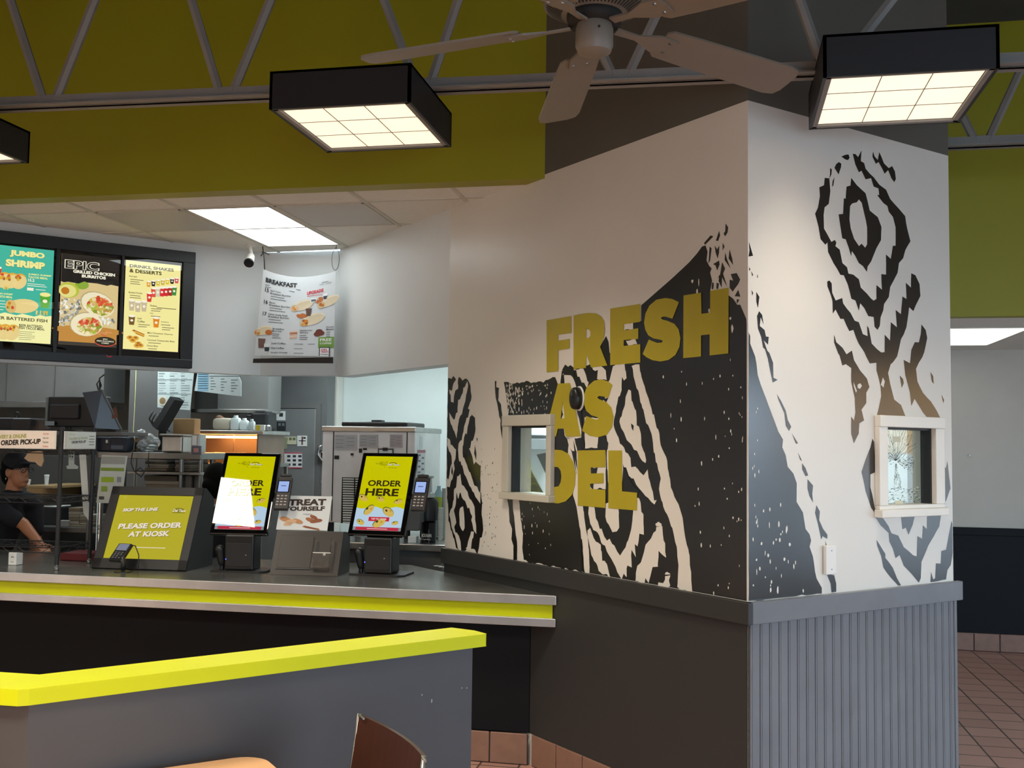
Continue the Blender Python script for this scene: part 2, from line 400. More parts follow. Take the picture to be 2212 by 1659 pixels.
# ------------------------------------------------------------------ roof trusses
def truss(label, P0, P1, nodes, Y, ztop=3.95):
    t = thing('roof_truss', label, 'truss', P0, 'open web roof trusses')
    A, B = Vector(P0), Vector(P1); d = (B-A).normalized()
    L = (B-A).length; n = Vector((0, -1, 0)); sl = (B.z-A.z)/(B.x-A.x)
    def at(x): return A+(B-A)*((x-A.x)/(B.x-A.x))
    m = MB()
    F2 = Fr(A, d)
    for s in (-1, 1):
        m.fbox(F2, 0, 0, s*.014, L, .052, s*.019, GALV); m.fbox(F2, 0, 0, s*.014, L, .006, s*.05, GALV)
    m.build('bottom_chord', t)
    m = MB()
    for s in (-1, 1): m.fbox(Fr(A+ZV*(ztop-A.z), d), 0, 0, s*.014, L, .05, s*.05, GALV)
    m.build('top_chord', t)
    for (x, xl, xr) in nodes:                                       # x at the chord, x of both webs at the top
        for xb, xt in ((x-.03, xl), (x+.03, xr)):
            a = at(xb)+ZV*.03; b = Vector((xt, A.y+(xt-A.x)*(B.y-A.y)/(B.x-A.x), ztop+.02))
            w = MB().cyl(a, b, .021, GALV, n=6); w.build('web', t)
        p = at(x)+ZV*.045; MB().box(p-Vector((.055, .012, 0)), p+Vector((.055, .012, .012)), GALV).build('gusset', t)
    return t
YT = 4.1
P0, P1 = pY(0, 237, YT), pY(2190, 146, YT); d = (P1-P0)/(P1.x-P0.x)
nd = []
for a, l, r in (((108, 190), (30, 0), (197, 0)), ((490, 170), (424, 0), (573, 0)), ((915, 146), (845, 0), (975, 0)), ((1340, 128), (1268, 0), (1412, 0)), ((1795, 108), (1748, 0), (1893, 0))):
    A = pY(*a, YT); z0 = A.z
    def ext(q):
        B = pY(*q, YT); return A.x+(B.x-A.x)*(3.95-z0)/(B.z-z0)
    nd.append((A.x, ext(l), ext(r)))
truss('grey open web truss crossing the whole room behind the hanging lights', P0+d*-2.6, P1+d*3.2, nd, YT)
YT2 = 5.62
P0, P1 = pY(2056, 320, YT2), pY(2212, 316, YT2); d = Vector((1, 0, 0))
A = pY(2120, 288, YT2); nd = []
for dx in (0, 1.05, 2.1): nd.append((A.x+dx, A.x+dx-.42, A.x+dx+.42))
truss('short grey truss in front of the far green wall at the right edge', Vector((1.0, YT2, P0.z)), Vector((5.45, YT2, P0.z)), nd, YT2, 4.1)
# ------------------------------------------------------------------ mural graphics
def z5(p): return [(940+x*.31646, 760+y*.31646) for x, y in p]
def z5b(p): return [(960+x*.27113, 790+y*.27126) for x, y in p]
def z6(p): return [(1180+x*.3074, 780+y*.30742) for x, y in p]
def zu(p): return [(1150+x*.217, 450+y*.217) for x, y in p]
def r6(p): return [(1560+x*.29476, 300+y*.29476) for x, y in p]
def r7(p): return [(1560+x*.29476, 760+y*.29476) for x, y in p]
def rag(uv, a=.011, step=.02):                                      # frayed ikat edge: short upright teeth
    out = []
    for i, p in enumerate(uv):
        q = uv[(i+1) % len(uv)]; L = sqrt((q[0]-p[0])**2+(q[1]-p[1])**2); n = max(1, int(L/step))
        for k in range(n):
            f = k/n; j = random.uniform(-1, 1)
            out.append((p[0]+(q[0]-p[0])*f+random.uniform(-.25, .25)*a, p[1]+(q[1]-p[1])*f+(j*abs(j))*a*1.6))
    return out
def fit(fr, pts, u0, u1, v0, v1): return [(min(max(u, u0), u1), min(max(v, v0), v1)) for u, v in (fr.px(x, y) for x, y in pts)]
mural = thing('wall_mural', 'black and cream ikat pattern mural with lime FRESH AS DEL lettering', 'mural', mur(1, RAIL, .001))
B0, B1, B2 = MB(), MB(), MB()
VB = RAIL+.002
def L1(mb, pts, mt, n, a=.011): mb.flat(FM, rag(fit(FM, pts, -TE+.004, -.002, VB, T-.02), a), mt, n)
def clean(mb, pts, mt, n): mb.flat(FM, fit(FM, pts, -TE+.004, -.002, VB, T-.02), mt, n)
# solid black field on the right with its slanting straight top edge
big = zu([(1085, 965), (1240, 830), (1400, 690), (1560, 540), (1640, 450)])+zu([(1690, 380), (1725, 370), (1745, 430), (1735, 520), (1760, 570), (1785, 600), (1770, 640), (1790, 720), (1770, 830), (1960, 870), (2000, 900), (2040, 960), (2070, 960), (2100, 1030), (2130, 1100)])+[(1613, 700), (1613, 1310)]
clean(B0, big+z6([(1040, 1640), (620, 1560), (250, 1500), (240, 1200), (225, 1080), (215, 960), (215, 800), (180, 640), (150, 560), (150, 300), (100, 150), (110, 70), (140, 45), (180, 40), (215, 60)])+zu([(300, 1660), (330, 1600), (380, 1560), (430, 1600), (560, 1560), (690, 1480), (675, 1380), (735, 1270), (760, 1330), (770, 1440), (900, 1360), (910, 1150), (1085, 1120)]), INK, .0008)
L1(B0, z5([(470, 205), (560, 208), (640, 208), (740, 200), (820, 170), (840, 230), (835, 430), (900, 540), (912, 620), (905, 700), (945, 985), (960, 1010), (985, 1130), (992, 1240), (1012, 1320), (1020, 1430), (1028, 1530), (605, 1440), (596, 1330), (600, 1240), (585, 1150), (575, 1030), (500, 700), (500, 430), (490, 330)]), INK, .0008, .006)
L1(B0, z5b([(402, 122), (415, 122), (412, 170), (435, 180), (430, 280), (452, 300), (462, 400), (470, 450), (458, 480), (482, 540), (492, 600), (497, 720), (505, 900), (490, 850), (470, 700), (462, 600), (455, 540), (447, 490), (448, 430), (438, 400), (426, 310), (410, 260), (406, 200)]), INK, .0008, .006)
L1(B0, z5b([(498, 1050), (545, 1050), (545, 1130), (555, 1200), (565, 1300), (580, 1400), (580, 1545), (550, 1540), (550, 1430), (535, 1380), (540, 1300), (520, 1230), (515, 1130)]), INK, .0008, .006)
# small left motif
L1(B0, z5b([(28, 105), (160, 105), (190, 120), (207, 160), (218, 230), (205, 290), (190, 340), (215, 385), (245, 420), (250, 500), (240, 560), (265, 580), (258, 640), (264, 740), (290, 800), (287, 990), (300, 1080), (297, 1200), (312, 1310), (285, 1370), (275, 1440), (262, 1480), (140, 1470), (95, 1450), (60, 1340), (35, 1230), (30, 1120), (22, 1040), (20, 560)]), INK, .0008, .012)
for P in ([(93, 100), (110, 100), (112, 180), (90, 200), (78, 240), (75, 310), (55, 280), (40, 190), (62, 200), (70, 150)],
          [(185, 120), (192, 160), (180, 220), (170, 290), (150, 330), (140, 380), (118, 420), (108, 480), (100, 560), (80, 540), (60, 490), (45, 430), (40, 370), (60, 390), (85, 450), (95, 400), (105, 370), (110, 270), (140, 250), (155, 180), (165, 150)],
          [(240, 340), (215, 400), (195, 450), (180, 520), (160, 590), (145, 660), (150, 730), (180, 800), (210, 860), (240, 930), (262, 980), (290, 1000), (287, 1100), (262, 1070), (225, 1000), (195, 930), (160, 860), (128, 770), (110, 690), (115, 640), (150, 560), (160, 470), (190, 390), (215, 330)],
          [(250, 520), (262, 600), (272, 640), (275, 730), (292, 760), (292, 810), (270, 780), (235, 760), (215, 700), (200, 660), (215, 600), (240, 560)],
          [(25, 560), (45, 590), (60, 640), (85, 650), (95, 690), (90, 760), (75, 790), (85, 830), (65, 900), (45, 960), (20, 960), (22, 900), (45, 870), (52, 800), (62, 780), (58, 720), (40, 660), (25, 630)],
          [(115, 880), (130, 860), (140, 930), (160, 960), (185, 1010), (215, 1090), (240, 1130), (247, 1240), (257, 1320), (235, 1315), (217, 1240), (222, 1200), (200, 1130), (165, 1080), (130, 1010), (112, 1060), (100, 1010), (90, 1120), (78, 1160), (95, 1250), (82, 1280), (100, 1330), (130, 1380), (137, 1450), (110, 1440), (92, 1370), (68, 1300), (48, 1230), (40, 1160), (65, 1130), (75, 1060), (80, 960), (95, 945), (105, 900)],
          [(130, 1120), (150, 1120), (160, 1180), (162, 1300), (150, 1325), (125, 1260), (118, 1180)],
          [(215, 1320), (237, 1330), (225, 1400), (210, 1480), (172, 1470), (190, 1400)]):
    L1(B1, z5b(P), CREAM, .0016, .012)
for P in ([(245, 630), (258, 700), (255, 750), (240, 690)], [(62, 790), (72, 830), (66, 880), (56, 850)], [(96, 660), (102, 700), (100, 740), (93, 720)]): L1(B2, z5b(P), INK, .0024, .006)
# large right motif: cream stripes over the black field
for P in ([(1345, 85), (1355, 170), (1390, 270), (1430, 440), (1480, 560), (1500, 700), (1540, 860), (1530, 940), (1560, 1060), (1612, 1180), (1650, 1330), (1662, 1460), (1655, 1625), (1758, 1650), (1745, 1480), (1730, 1340), (1702, 1230), (1690, 1120), (1650, 1020), (1610, 930), (1605, 880), (1580, 720), (1540, 640), (1532, 560), (1450, 300), (1412, 170), (1395, 85)],):
    L1(B1, z5(P), CREAM, .0016, .008)
for P in ([(135, 520), (165, 600), (200, 640), (205, 720), (215, 800), (190, 940), (215, 1010), (225, 1090), (240, 1200), (258, 1300), (265, 1400), (272, 1500), (306, 1500), (300, 1330), (292, 1240), (278, 1150), (268, 1090), (258, 1000), (235, 800), (222, 640), (200, 540), (170, 500)],
          [(300, 1000), (335, 1000), (345, 1050), (350, 1100), (390, 1190), (430, 1240), (480, 1310), (520, 1370), (560, 1310), (580, 1250), (600, 1180), (610, 1090), (620, 960), (645, 940), (665, 1010), (685, 1100), (690, 1210), (655, 1190), (645, 1290), (625, 1290), (630, 1360), (600, 1330), (600, 1450), (570, 1430), (565, 1525), (545, 1490), (530, 1525), (500, 1480), (480, 1420), (440, 1360), (400, 1290), (360, 1200), (345, 1212), (310, 1140), (298, 1080)],
          [(420, 1000), (415, 1100), (440, 1160), (465, 1205), (500, 1195), (513, 1170), (510, 1000)],
          [(290, 1190), (310, 1185), (350, 1260), (385, 1290), (395, 1390), (430, 1430), (452, 1520), (400, 1500), (370, 1480), (340, 1400), (310, 1320), (295, 1250)],
          [(770, 1180), (775, 1160), (815, 1160), (822, 1220), (835, 1300), (845, 1370), (840, 1395), (790, 1340), (785, 1450), (750, 1450), (735, 1500), (722, 1545), (700, 1520), (695, 1570), (628, 1555), (630, 1480), (650, 1420), (680, 1380), (700, 1300), (740, 1240)],
          [(835, 1500), (875, 1500), (865, 1530), (874, 1600), (785, 1580), (790, 1558), (825, 1560), (838, 1530)],
          [(578, 198), (595, 230), (610, 300), (635, 370), (640, 440), (667, 500), (672, 590), (706, 680), (700, 718), (660, 680), (640, 640), (600, 590), (570, 560), (545, 510), (530, 470), (516, 440), (530, 380), (550, 320), (560, 250)],
          [(480, 20), (550, 15), (566, 120), (550, 137), (535, 130), (530, 200), (500, 280), (490, 370), (480, 392), (475, 450), (520, 570), (560, 640), (592, 680), (600, 740), (625, 740), (660, 790), (712, 780), (740, 880), (762, 960), (777, 995), (762, 1025), (740, 1000), (700, 950), (650, 890), (600, 820), (545, 740), (530, 900), (440, 900), (425, 640), (435, 575), (415, 500), (370, 520), (360, 610), (275, 620), (270, 400), (365, 400), (370, 300), (430, 250), (440, 140)],
          [(210, 62), (262, 52), (300, 150), (285, 190), (250, 150), (220, 110)],
          [(140, 62), (155, 68), (175, 100), (200, 155), (215, 200), (200, 240), (250, 430), (248, 540), (140, 540), (110, 420), (130, 200), (128, 100)],
          [(310, 20), (360, 20), (420, 60), (425, 130), (360, 125), (365, 80), (330, 60)],
          [(225, 640), (420, 640), (420, 900), (225, 900)]):
    L1(B1, z6(P), CREAM, .0016, .009)
for P in ([(598, 425), (618, 455), (612, 490), (602, 470)], [(195, 560), (215, 640), (222, 760), (205, 700)], [(250, 545), (272, 560), (270, 612), (250, 612)], [(380, 535), (415, 530), (438, 580), (435, 620), (362, 615), (362, 590)],
          [(205, 200), (250, 330), (258, 500), (240, 440), (215, 330)], [(315, 745), (365, 745), (355, 790), (318, 790)], [(312, 860), (335, 860), (335, 897), (312, 897)], [(372, 248), (440, 258), (425, 290), (375, 268)], [(105, 300), (122, 380), (105, 405)], [(540, 730), (600, 850), (655, 920), (640, 960), (560, 900)]):
    L1(B2, z6(P), INK, .0024, .006)
L1(B1, zu([(915, 1155), (1005, 1140), (1005, 1205), (915, 1212)]), CREAM, .0016, .003); L1(B1, zu([(935, 1320), (1020, 1300), (1045, 1360), (960, 1372)]), CREAM, .0016, .004)
for P in ([(300, 1600), (330, 1580), (420, 1580), (420, 1660), (330, 1660)],): L1(B2, zu(P), INK, .0024, .01)
L1(B1, z6([(790, 1133), (812, 1140), (812, 1160), (775, 1160), (768, 1145)]), CREAM, .0016, .003); L1(B1, z6([(850, 1478), (874, 1490), (872, 1500), (836, 1500), (838, 1488)]), CREAM, .0016, .003)
# torn flakes at the top of the field and loose flecks
for P in ([(1925, 150), (1950, 190), (1945, 240), (1920, 280), (1905, 250), (1920, 230)], [(1860, 225), (1870, 270), (1850, 325), (1828, 322)], [(1775, 270), (1803, 280), (1720, 365), (1710, 345)], [(1815, 370), (1840, 410), (1862, 370), (1860, 440), (1845, 500), (1825, 440)], [(1895, 345), (1915, 380), (1895, 420)], [(1920, 440), (1940, 510), (1975, 600), (1915, 515)], [(1965, 410), (1990, 500), (2000, 565), (1955, 500)], [(1800, 555), (1860, 520), (1865, 560), (1840, 620), (1825, 570)], [(1890, 535), (1920, 600), (1900, 650), (1940, 780), (1890, 690), (1885, 790), (1840, 690), (1870, 660)], [(1975, 655), (2035, 645), (2070, 710), (2050, 755), (1995, 830), (1965, 790), (1965, 710), (2000, 720)], [(2050, 810), (2072, 880), (2015, 875)], [(1790, 740), (1815, 740), (1800, 810), (1785, 800)], [(1835, 740), (1860, 750), (1850, 805), (1832, 800)], [(1765, 380), (1785, 400), (1770, 520), (1755, 550)], [(2035, 905), (2060, 910), (2040, 950)]):
    clean(B0, zu(P), INK, .0008)
def flecks(n, region, mt, mb, lv, s=(.004, .009), fr=FM, inside=None):
    for _ in range(n):
        x = random.uniform(region[0], region[2]); y = random.uniform(region[1], region[3])
        if inside and not inside(x, y): continue
        u, v = fr.px(x, y); a = random.uniform(*s)*.6; b = random.uniform(*s)*random.uniform(.8, 1.8)
        mb.flat(fr, [(u+a*cos(2*pi*k/7)*random.uniform(.6, 1), max(VB, v+b*sin(2*pi*k/7)*random.uniform(.7, 1))) for k in range(7)], mt, lv)
flecks(40, (1400, 800, 1606, 1290), CREAM, B1, .0016, inside=lambda x, y: x > 1400+(y-790)*.24)
flecks(26, (1560, 760, 1606, 1290), CREAM, B1, .0016, (.003, .008))
flecks(26, (1490, 560, 1585, 760), CREAM, B1, .0016, (.006, .014), inside=lambda x, y: y > 1160-x*.37)
flecks(110, (1090, 828, 1130, 893), CREAM, B1, .0016, (.004, .011)); flecks(45, (1130, 830, 1195, 895), CREAM, B1, .0016, (.003, .008)); flecks(28, (1120, 1085, 1190, 1200), CREAM, B1, .0016, (.003, .008))
flecks(60, (1040, 960, 1075, 1190), INK, B0, .0008, (.002, .006))
# lettering
LT = MB()
def letter(loops): LT.flat(FM, [fit(FM, l, -TE, -.002, VB, T) for l in loops], MLIME, .0034)
letter([zu([(147, 1115), (392, 1073), (392, 1240), (262, 1258), (262, 1318), (375, 1300), (375, 1395), (262, 1412), (262, 1620), (147, 1632)])])
letter([zu([(415, 1067), (500, 1050), (570, 1042), (640, 1047), (690, 1078), (718, 1125), (726, 1200), (715, 1290), (680, 1380), (752, 1565), (590, 1585), (540, 1450), (540, 1590), (415, 1600)]), zu([(540, 1200), (570, 1205), (583, 1230), (583, 1270), (565, 1290), (540, 1295)])])
letter([zu([(780, 998), (1080, 952), (1080, 1130), (915, 1155), (915, 1215), (1060, 1195), (1060, 1300), (915, 1312), (915, 1370), (1080, 1352), (1080, 1535), (780, 1562)])])
letter([zu([(1465, 935), (1400, 1100), (1370, 1090), (1330, 1078), (1300, 1079), (1284, 1092), (1300, 1107), (1350, 1120), (1420, 1150), (1462, 1205), (1480, 1290), (1470, 1380), (1430, 1460), (1360, 1510), (1280, 1525), (1200, 1512), (1140, 1482), (1103, 1450), (1165, 1305), (1200, 1322), (1250, 1340), (1295, 1337), (1303, 1318), (1280, 1308), (1210, 1295), (1160, 1265), (1130, 1210), (1117, 1140), (1130, 1050), (1170, 970), (1240, 910), (1330, 893), (1400, 903)])])
letter([zu([(1510, 868), (1685, 840), (1690, 1050), (1775, 1040), (1775, 822), (1960, 790), (1957, 1445), (1770, 1465), (1770, 1255), (1685, 1265), (1685, 1475), (1507, 1492)])])
letter([z6([(85, 158), (170, 154), (245, 528), (140, 530), (130, 475), (85, 475), (72, 530), (-10, 530)]), z6([(120, 280), (132, 400), (105, 405)])])
letter([z6([(468, 168), (438, 260), (405, 249), (375, 245), (362, 255), (375, 268), (425, 288), (460, 325), (476, 390), (465, 465), (428, 518), (370, 535), (310, 525), (255, 490), (285, 385), (310, 395), (350, 412), (370, 408), (365, 395), (320, 380), (285, 350), (268, 300), (268, 240), (290, 180), (340, 138), (390, 128), (440, 143)])])
letter([z6([(-10, 625), (60, 622), (115, 627), (160, 652), (193, 710), (208, 790), (205, 870), (185, 940), (140, 985), (90, 1000), (-10, 995)]), z6([(50, 742), (88, 746), (104, 770), (110, 810), (105, 850), (90, 880), (50, 886)])])
letter([z6([(225, 628), (420, 625), (420, 745), (315, 748), (315, 790), (405, 787), (405, 858), (312, 862), (312, 897), (420, 905), (420, 1032), (225, 1015)])])
letter([z6([(440, 628), (535, 628), (537, 915), (642, 925), (640, 1050), (440, 1033)])])
for b_ in (B0, B1, B2, LT): cut_rect(b_, FM, w1)
B0.build('black_pattern', mural); B1.build('cream_pattern', mural); B2.build('black_detail', mural)
o = LT.build('lettering', mural); o['label'] = 'lime capital lettering FRESH AS DEL'

# right face of the corner
m2 = thing('wall_mural', 'black ikat diamond mural around the cracked window, on the bright wall right of the corner', 'mural', rig(.7, RAIL, .001))
A0, A1 = MB(), MB()
def R1(pts, mt=INK, mb=A0, n=.0008, a=.003): mb.flat(FRT, rag(fit(FRT, pts, .003, SE-.004, VB, T-.05), a, .03), mt, n)
def both(a, b, *c):
    out = []
    for i, q in enumerate((a, b)+c): out += (r6, r7)[i % 2](q)
    return out
R1(r6([(790, 215), (803, 220), (800, 255), (785, 300), (792, 380), (780, 470), (750, 500), (742, 560), (745, 650), (770, 700), (800, 755), (825, 740), (835, 760), (828, 785), (860, 815), (880, 910), (915, 945), (925, 985), (960, 995), (1000, 1035), (1015, 1090), (1060, 1130), (1090, 1170), (1110, 1190), (1130, 1170), (1130, 1070), (1170, 1105), (1165, 990), (1200, 990), (1200, 850), (1235, 880), (1250, 785), (1270, 780), (1270, 650), (1250, 580), (1220, 530), (1210, 490), (1180, 470), (1135, 415), (1150, 410), (1145, 370), (1110, 350), (1090, 290), (1050, 300), (1020, 240), (1000, 245), (975, 190), (955, 105), (975, 105), (995, 140), (1020, 92), (1015, 165), (1040, 175), (1050, 220), (1110, 280), (1150, 340), (1200, 375), (1230, 440), (1290, 510), (1340, 565), (1355, 660), (1378, 750), (1340, 820), (1325, 870), (1295, 910), (1285, 980), (1255, 1040), (1230, 1080), (1220, 1160), (1185, 1210), (1180, 1250), (1160, 1300), (1155, 1370), (1138, 1400), (1115, 1370), (1110, 1310), (1070, 1300), (1040, 1240), (1010, 1205), (1000, 1260), (975, 1180), (945, 1170), (920, 1070), (890, 1000), (865, 990), (815, 910), (775, 830), (770, 760), (755, 775), (720, 735), (705, 640), (680, 548), (700, 500), (715, 420), (712, 355), (745, 340), (750, 280), (785, 290), (790, 250)]))
R1(r6([(945, 285), (985, 335), (1050, 400), (1080, 520), (1140, 580), (1167, 650), (1163, 745), (1130, 800), (1090, 900), (1065, 930), (1060, 980), (1030, 930), (1000, 910), (950, 820), (945, 860), (905, 730), (880, 725), (852, 560), (885, 550), (890, 440), (905, 435), (910, 355), (940, 345)]))
R1(r6([(1000, 445), (1020, 470), (1040, 550), (1060, 650), (1060, 780), (1045, 795), (1020, 768), (1000, 785), (965, 740), (940, 660), (930, 590), (935, 500), (950, 475), (985, 470)]), CREAM, A1, .0016)
for P in ([(1105, 92), (1115, 125), (1140, 155), (1150, 100), (1165, 130), (1185, 180), (1220, 215), (1245, 200), (1265, 240), (1272, 295), (1260, 318), (1240, 290), (1215, 230), (1190, 255), (1170, 215), (1145, 170), (1125, 185), (1100, 130)], [(855, 170), (872, 180), (870, 210), (852, 262), (822, 215), (835, 185)], [(900, 118), (925, 115), (933, 140), (920, 156), (900, 150), (872, 130)], [(822, 282), (815, 340), (805, 355), (808, 310)]): R1(r6(P), a=.001)
R1(both([(785, 1040), (802, 1060), (805, 1130), (830, 1185), (880, 1165), (885, 1210), (940, 1280), (970, 1340), (1000, 1345), (1030, 1430), (1065, 1445), (1060, 1370), (1072, 1380), (1095, 1500), (1130, 1540), (1165, 1565), (1190, 1560), (1190, 1435), (1230, 1475), (1235, 1340), (1280, 1380), (1270, 1255), (1310, 1285), (1320, 1155), (1350, 1175), (1345, 1055), (1382, 1095), (1385, 985), (1415, 1000), (1445, 1060), (1452, 1150), (1420, 1210), (1400, 1260), (1370, 1240), (1350, 1380), (1310, 1470), (1280, 1590)],
        [(1250, 80), (1235, 90), (1215, 150), (1230, 240), (1260, 350), (1310, 390), (1345, 480), (1130, 480), (1145, 420), (1165, 320), (1160, 250), (1130, 140), (1130, 80), (1080, 85), (1055, 30)], [(1040, 1560), (1000, 1500), (960, 1400), (930, 1410), (890, 1320), (865, 1325), (830, 1250), (810, 1275), (808, 1190), (795, 1140), (770, 1080), (768, 1045)]))
R1(both([(820, 1440), (835, 1490), (880, 1530), (910, 1580), (950, 1550)], [(965, 60), (1010, 130), (1060, 200), (1078, 260), (1055, 300), (1055, 370), (1020, 420), (1040, 500), (1005, 520), (1000, 600), (965, 670), (945, 600), (945, 470), (965, 500), (975, 440), (970, 330), (945, 220), (945, 120), (905, 95), (880, 100), (860, 30)], [(850, 1570), (820, 1490)]))
R1(both([(1460, 1365), (1490, 1400), (1502, 1460), (1480, 1560)], [(1465, 40), (1440, 80), (1420, 130), (1430, 220), (1470, 300), (1530, 370), (1570, 430), (1605, 500), (1610, 590), (1598, 640), (1500, 480), (1470, 440), (1410, 350), (1385, 390), (1375, 300), (1340, 170), (1330, 60), (1375, 80)], [(1385, 1545), (1410, 1490), (1440, 1490), (1455, 1430)]))
for P in ([(1100, 640), (1112, 660), (1125, 880), (1085, 900), (1085, 990), (1110, 1100), (1125, 1190), (1090, 1140), (1050, 1020), (1020, 880), (1050, 790), (1085, 700)],
          [(1120, 1205), (1180, 1220), (1220, 1280), (1240, 1330), (1290, 1350), (1330, 1430), (1400, 1490), (1425, 1500), (1430, 1350), (1465, 1370), (1470, 1270), (1500, 1300), (1500, 1205), (1570, 1180), (1575, 770), (1610, 830), (1640, 850), (1650, 800), (1672, 1000), (1650, 1070), (1605, 1180), (1590, 1280), (1510, 1420), (1460, 1540), (1455, 1660), (1440, 1695), (1390, 1630), (1330, 1570), (1300, 1490), (1270, 1510), (1250, 1440), (1225, 1390), (1220, 1330), (1160, 1270)],
          [(1310, 1205), (1410, 1205), (1395, 1270), (1365, 1340), (1345, 1290), (1320, 1300)],
          [(1130, 1380), (1150, 1410), (1195, 1480), (1195, 1510), (1250, 1580), (1280, 1660), (1310, 1715), (1290, 1712), (1240, 1660), (1180, 1580), (1165, 1500), (1135, 1420)],
          [(1680, 1240), (1688, 1260), (1688, 1480), (1675, 1560), (1650, 1600), (1640, 1670), (1525, 1690), (1530, 1610), (1545, 1670), (1560, 1660), (1565, 1550), (1600, 1550), (1605, 1460), (1640, 1450), (1660, 1340)],
          [(400, 310), (430, 360), (465, 430), (480, 500), (505, 550), (490, 580), (465, 540), (455, 450), (415, 360)], [(510, 600), (555, 670), (540, 670)], [(555, 735), (585, 800), (570, 790)], [(585, 815), (610, 850), (630, 910), (610, 910), (585, 860)], [(625, 935), (665, 980), (660, 1040), (665, 1105), (640, 1060), (625, 1000)], [(690, 1125), (715, 1170), (710, 1230), (740, 1300), (770, 1340), (770, 1370), (735, 1350), (725, 1375), (700, 1260), (680, 1180)], [(755, 1385), (765, 1420), (757, 1420)], [(765, 1630), (820, 1640), (835, 1700), (835, 1765), (800, 1770), (795, 1700)],
          [(1300, 175), (1325, 200), (1330, 230), (1315, 265)], [(1525, 148), (1545, 180), (1550, 235), (1535, 220)], [(1605, 310), (1625, 350), (1620, 380)]):
    R1(r7(P), a=.0015)
for P in ([(195, 755), (210, 800), (225, 855), (190, 862), (200, 820)], [(250, 1120), (272, 1160), (262, 1240), (250, 1190)], [(255, 1300), (270, 1262), (292, 1290), (303, 1360), (282, 1310), (275, 1370), (310, 1400), (320, 1445), (340, 1450), (335, 1510), (302, 1470), (330, 1555), (300, 1530), (285, 1450), (262, 1390)], [(215, 1108), (226, 1130), (220, 1150)], [(255, 990), (262, 1010), (258, 1022)], [(195, 940), (206, 955), (200, 970)], [(212, 970), (226, 1000), (220, 1010)]): R1(r6(P), a=.0015)
R1(both([(310, 1530), (345, 1570)], [(372, 80), (375, 190), (405, 208), (370, 228), (350, 130), (335, 50)]), a=.0015)
R1(both([(178, 1330), (190, 1420), (205, 1440), (205, 1500), (215, 1530), (240, 1600)], [(250, 90), (260, 170), (300, 290), (320, 340), (340, 400), (365, 460), (410, 590), (445, 640), (440, 700), (465, 760), (480, 850), (520, 890), (545, 960), (545, 1100), (590, 1180), (610, 1290), (640, 1340), (650, 1390), (640, 1430), (665, 1500), (680, 1610), (690, 1660), (730, 1730), (730, 1800), (180, 1850)]))
flecks(30, (1625, 1080, 1690, 1280), CREAM, A1, .0016, (.004, .012), FRT); flecks(16, (1680, 1090, 1745, 1280), CREAM, A1, .0016, (.004, .014), FRT, lambda x, y: x < 1690+(y-1080)*.28); flecks(8, (1620, 860, 1640, 1080), CREAM, A1, .0016, (.004, .009), FRT)
for P in ([(960, 222), (985, 285), (978, 300), (962, 250)], [(990, 240), (1010, 228), (1022, 250), (1008, 270), (990, 262)], [(1175, 185), (1190, 215), (1180, 260), (1160, 240)]): R1(r7(P), CREAM, A1, .0016, .001)
for b_ in (A0, A1): cut_rect(b_, FRT, w2)
A0.build('black_pattern', m2); A1.build('cream_pattern', m2)
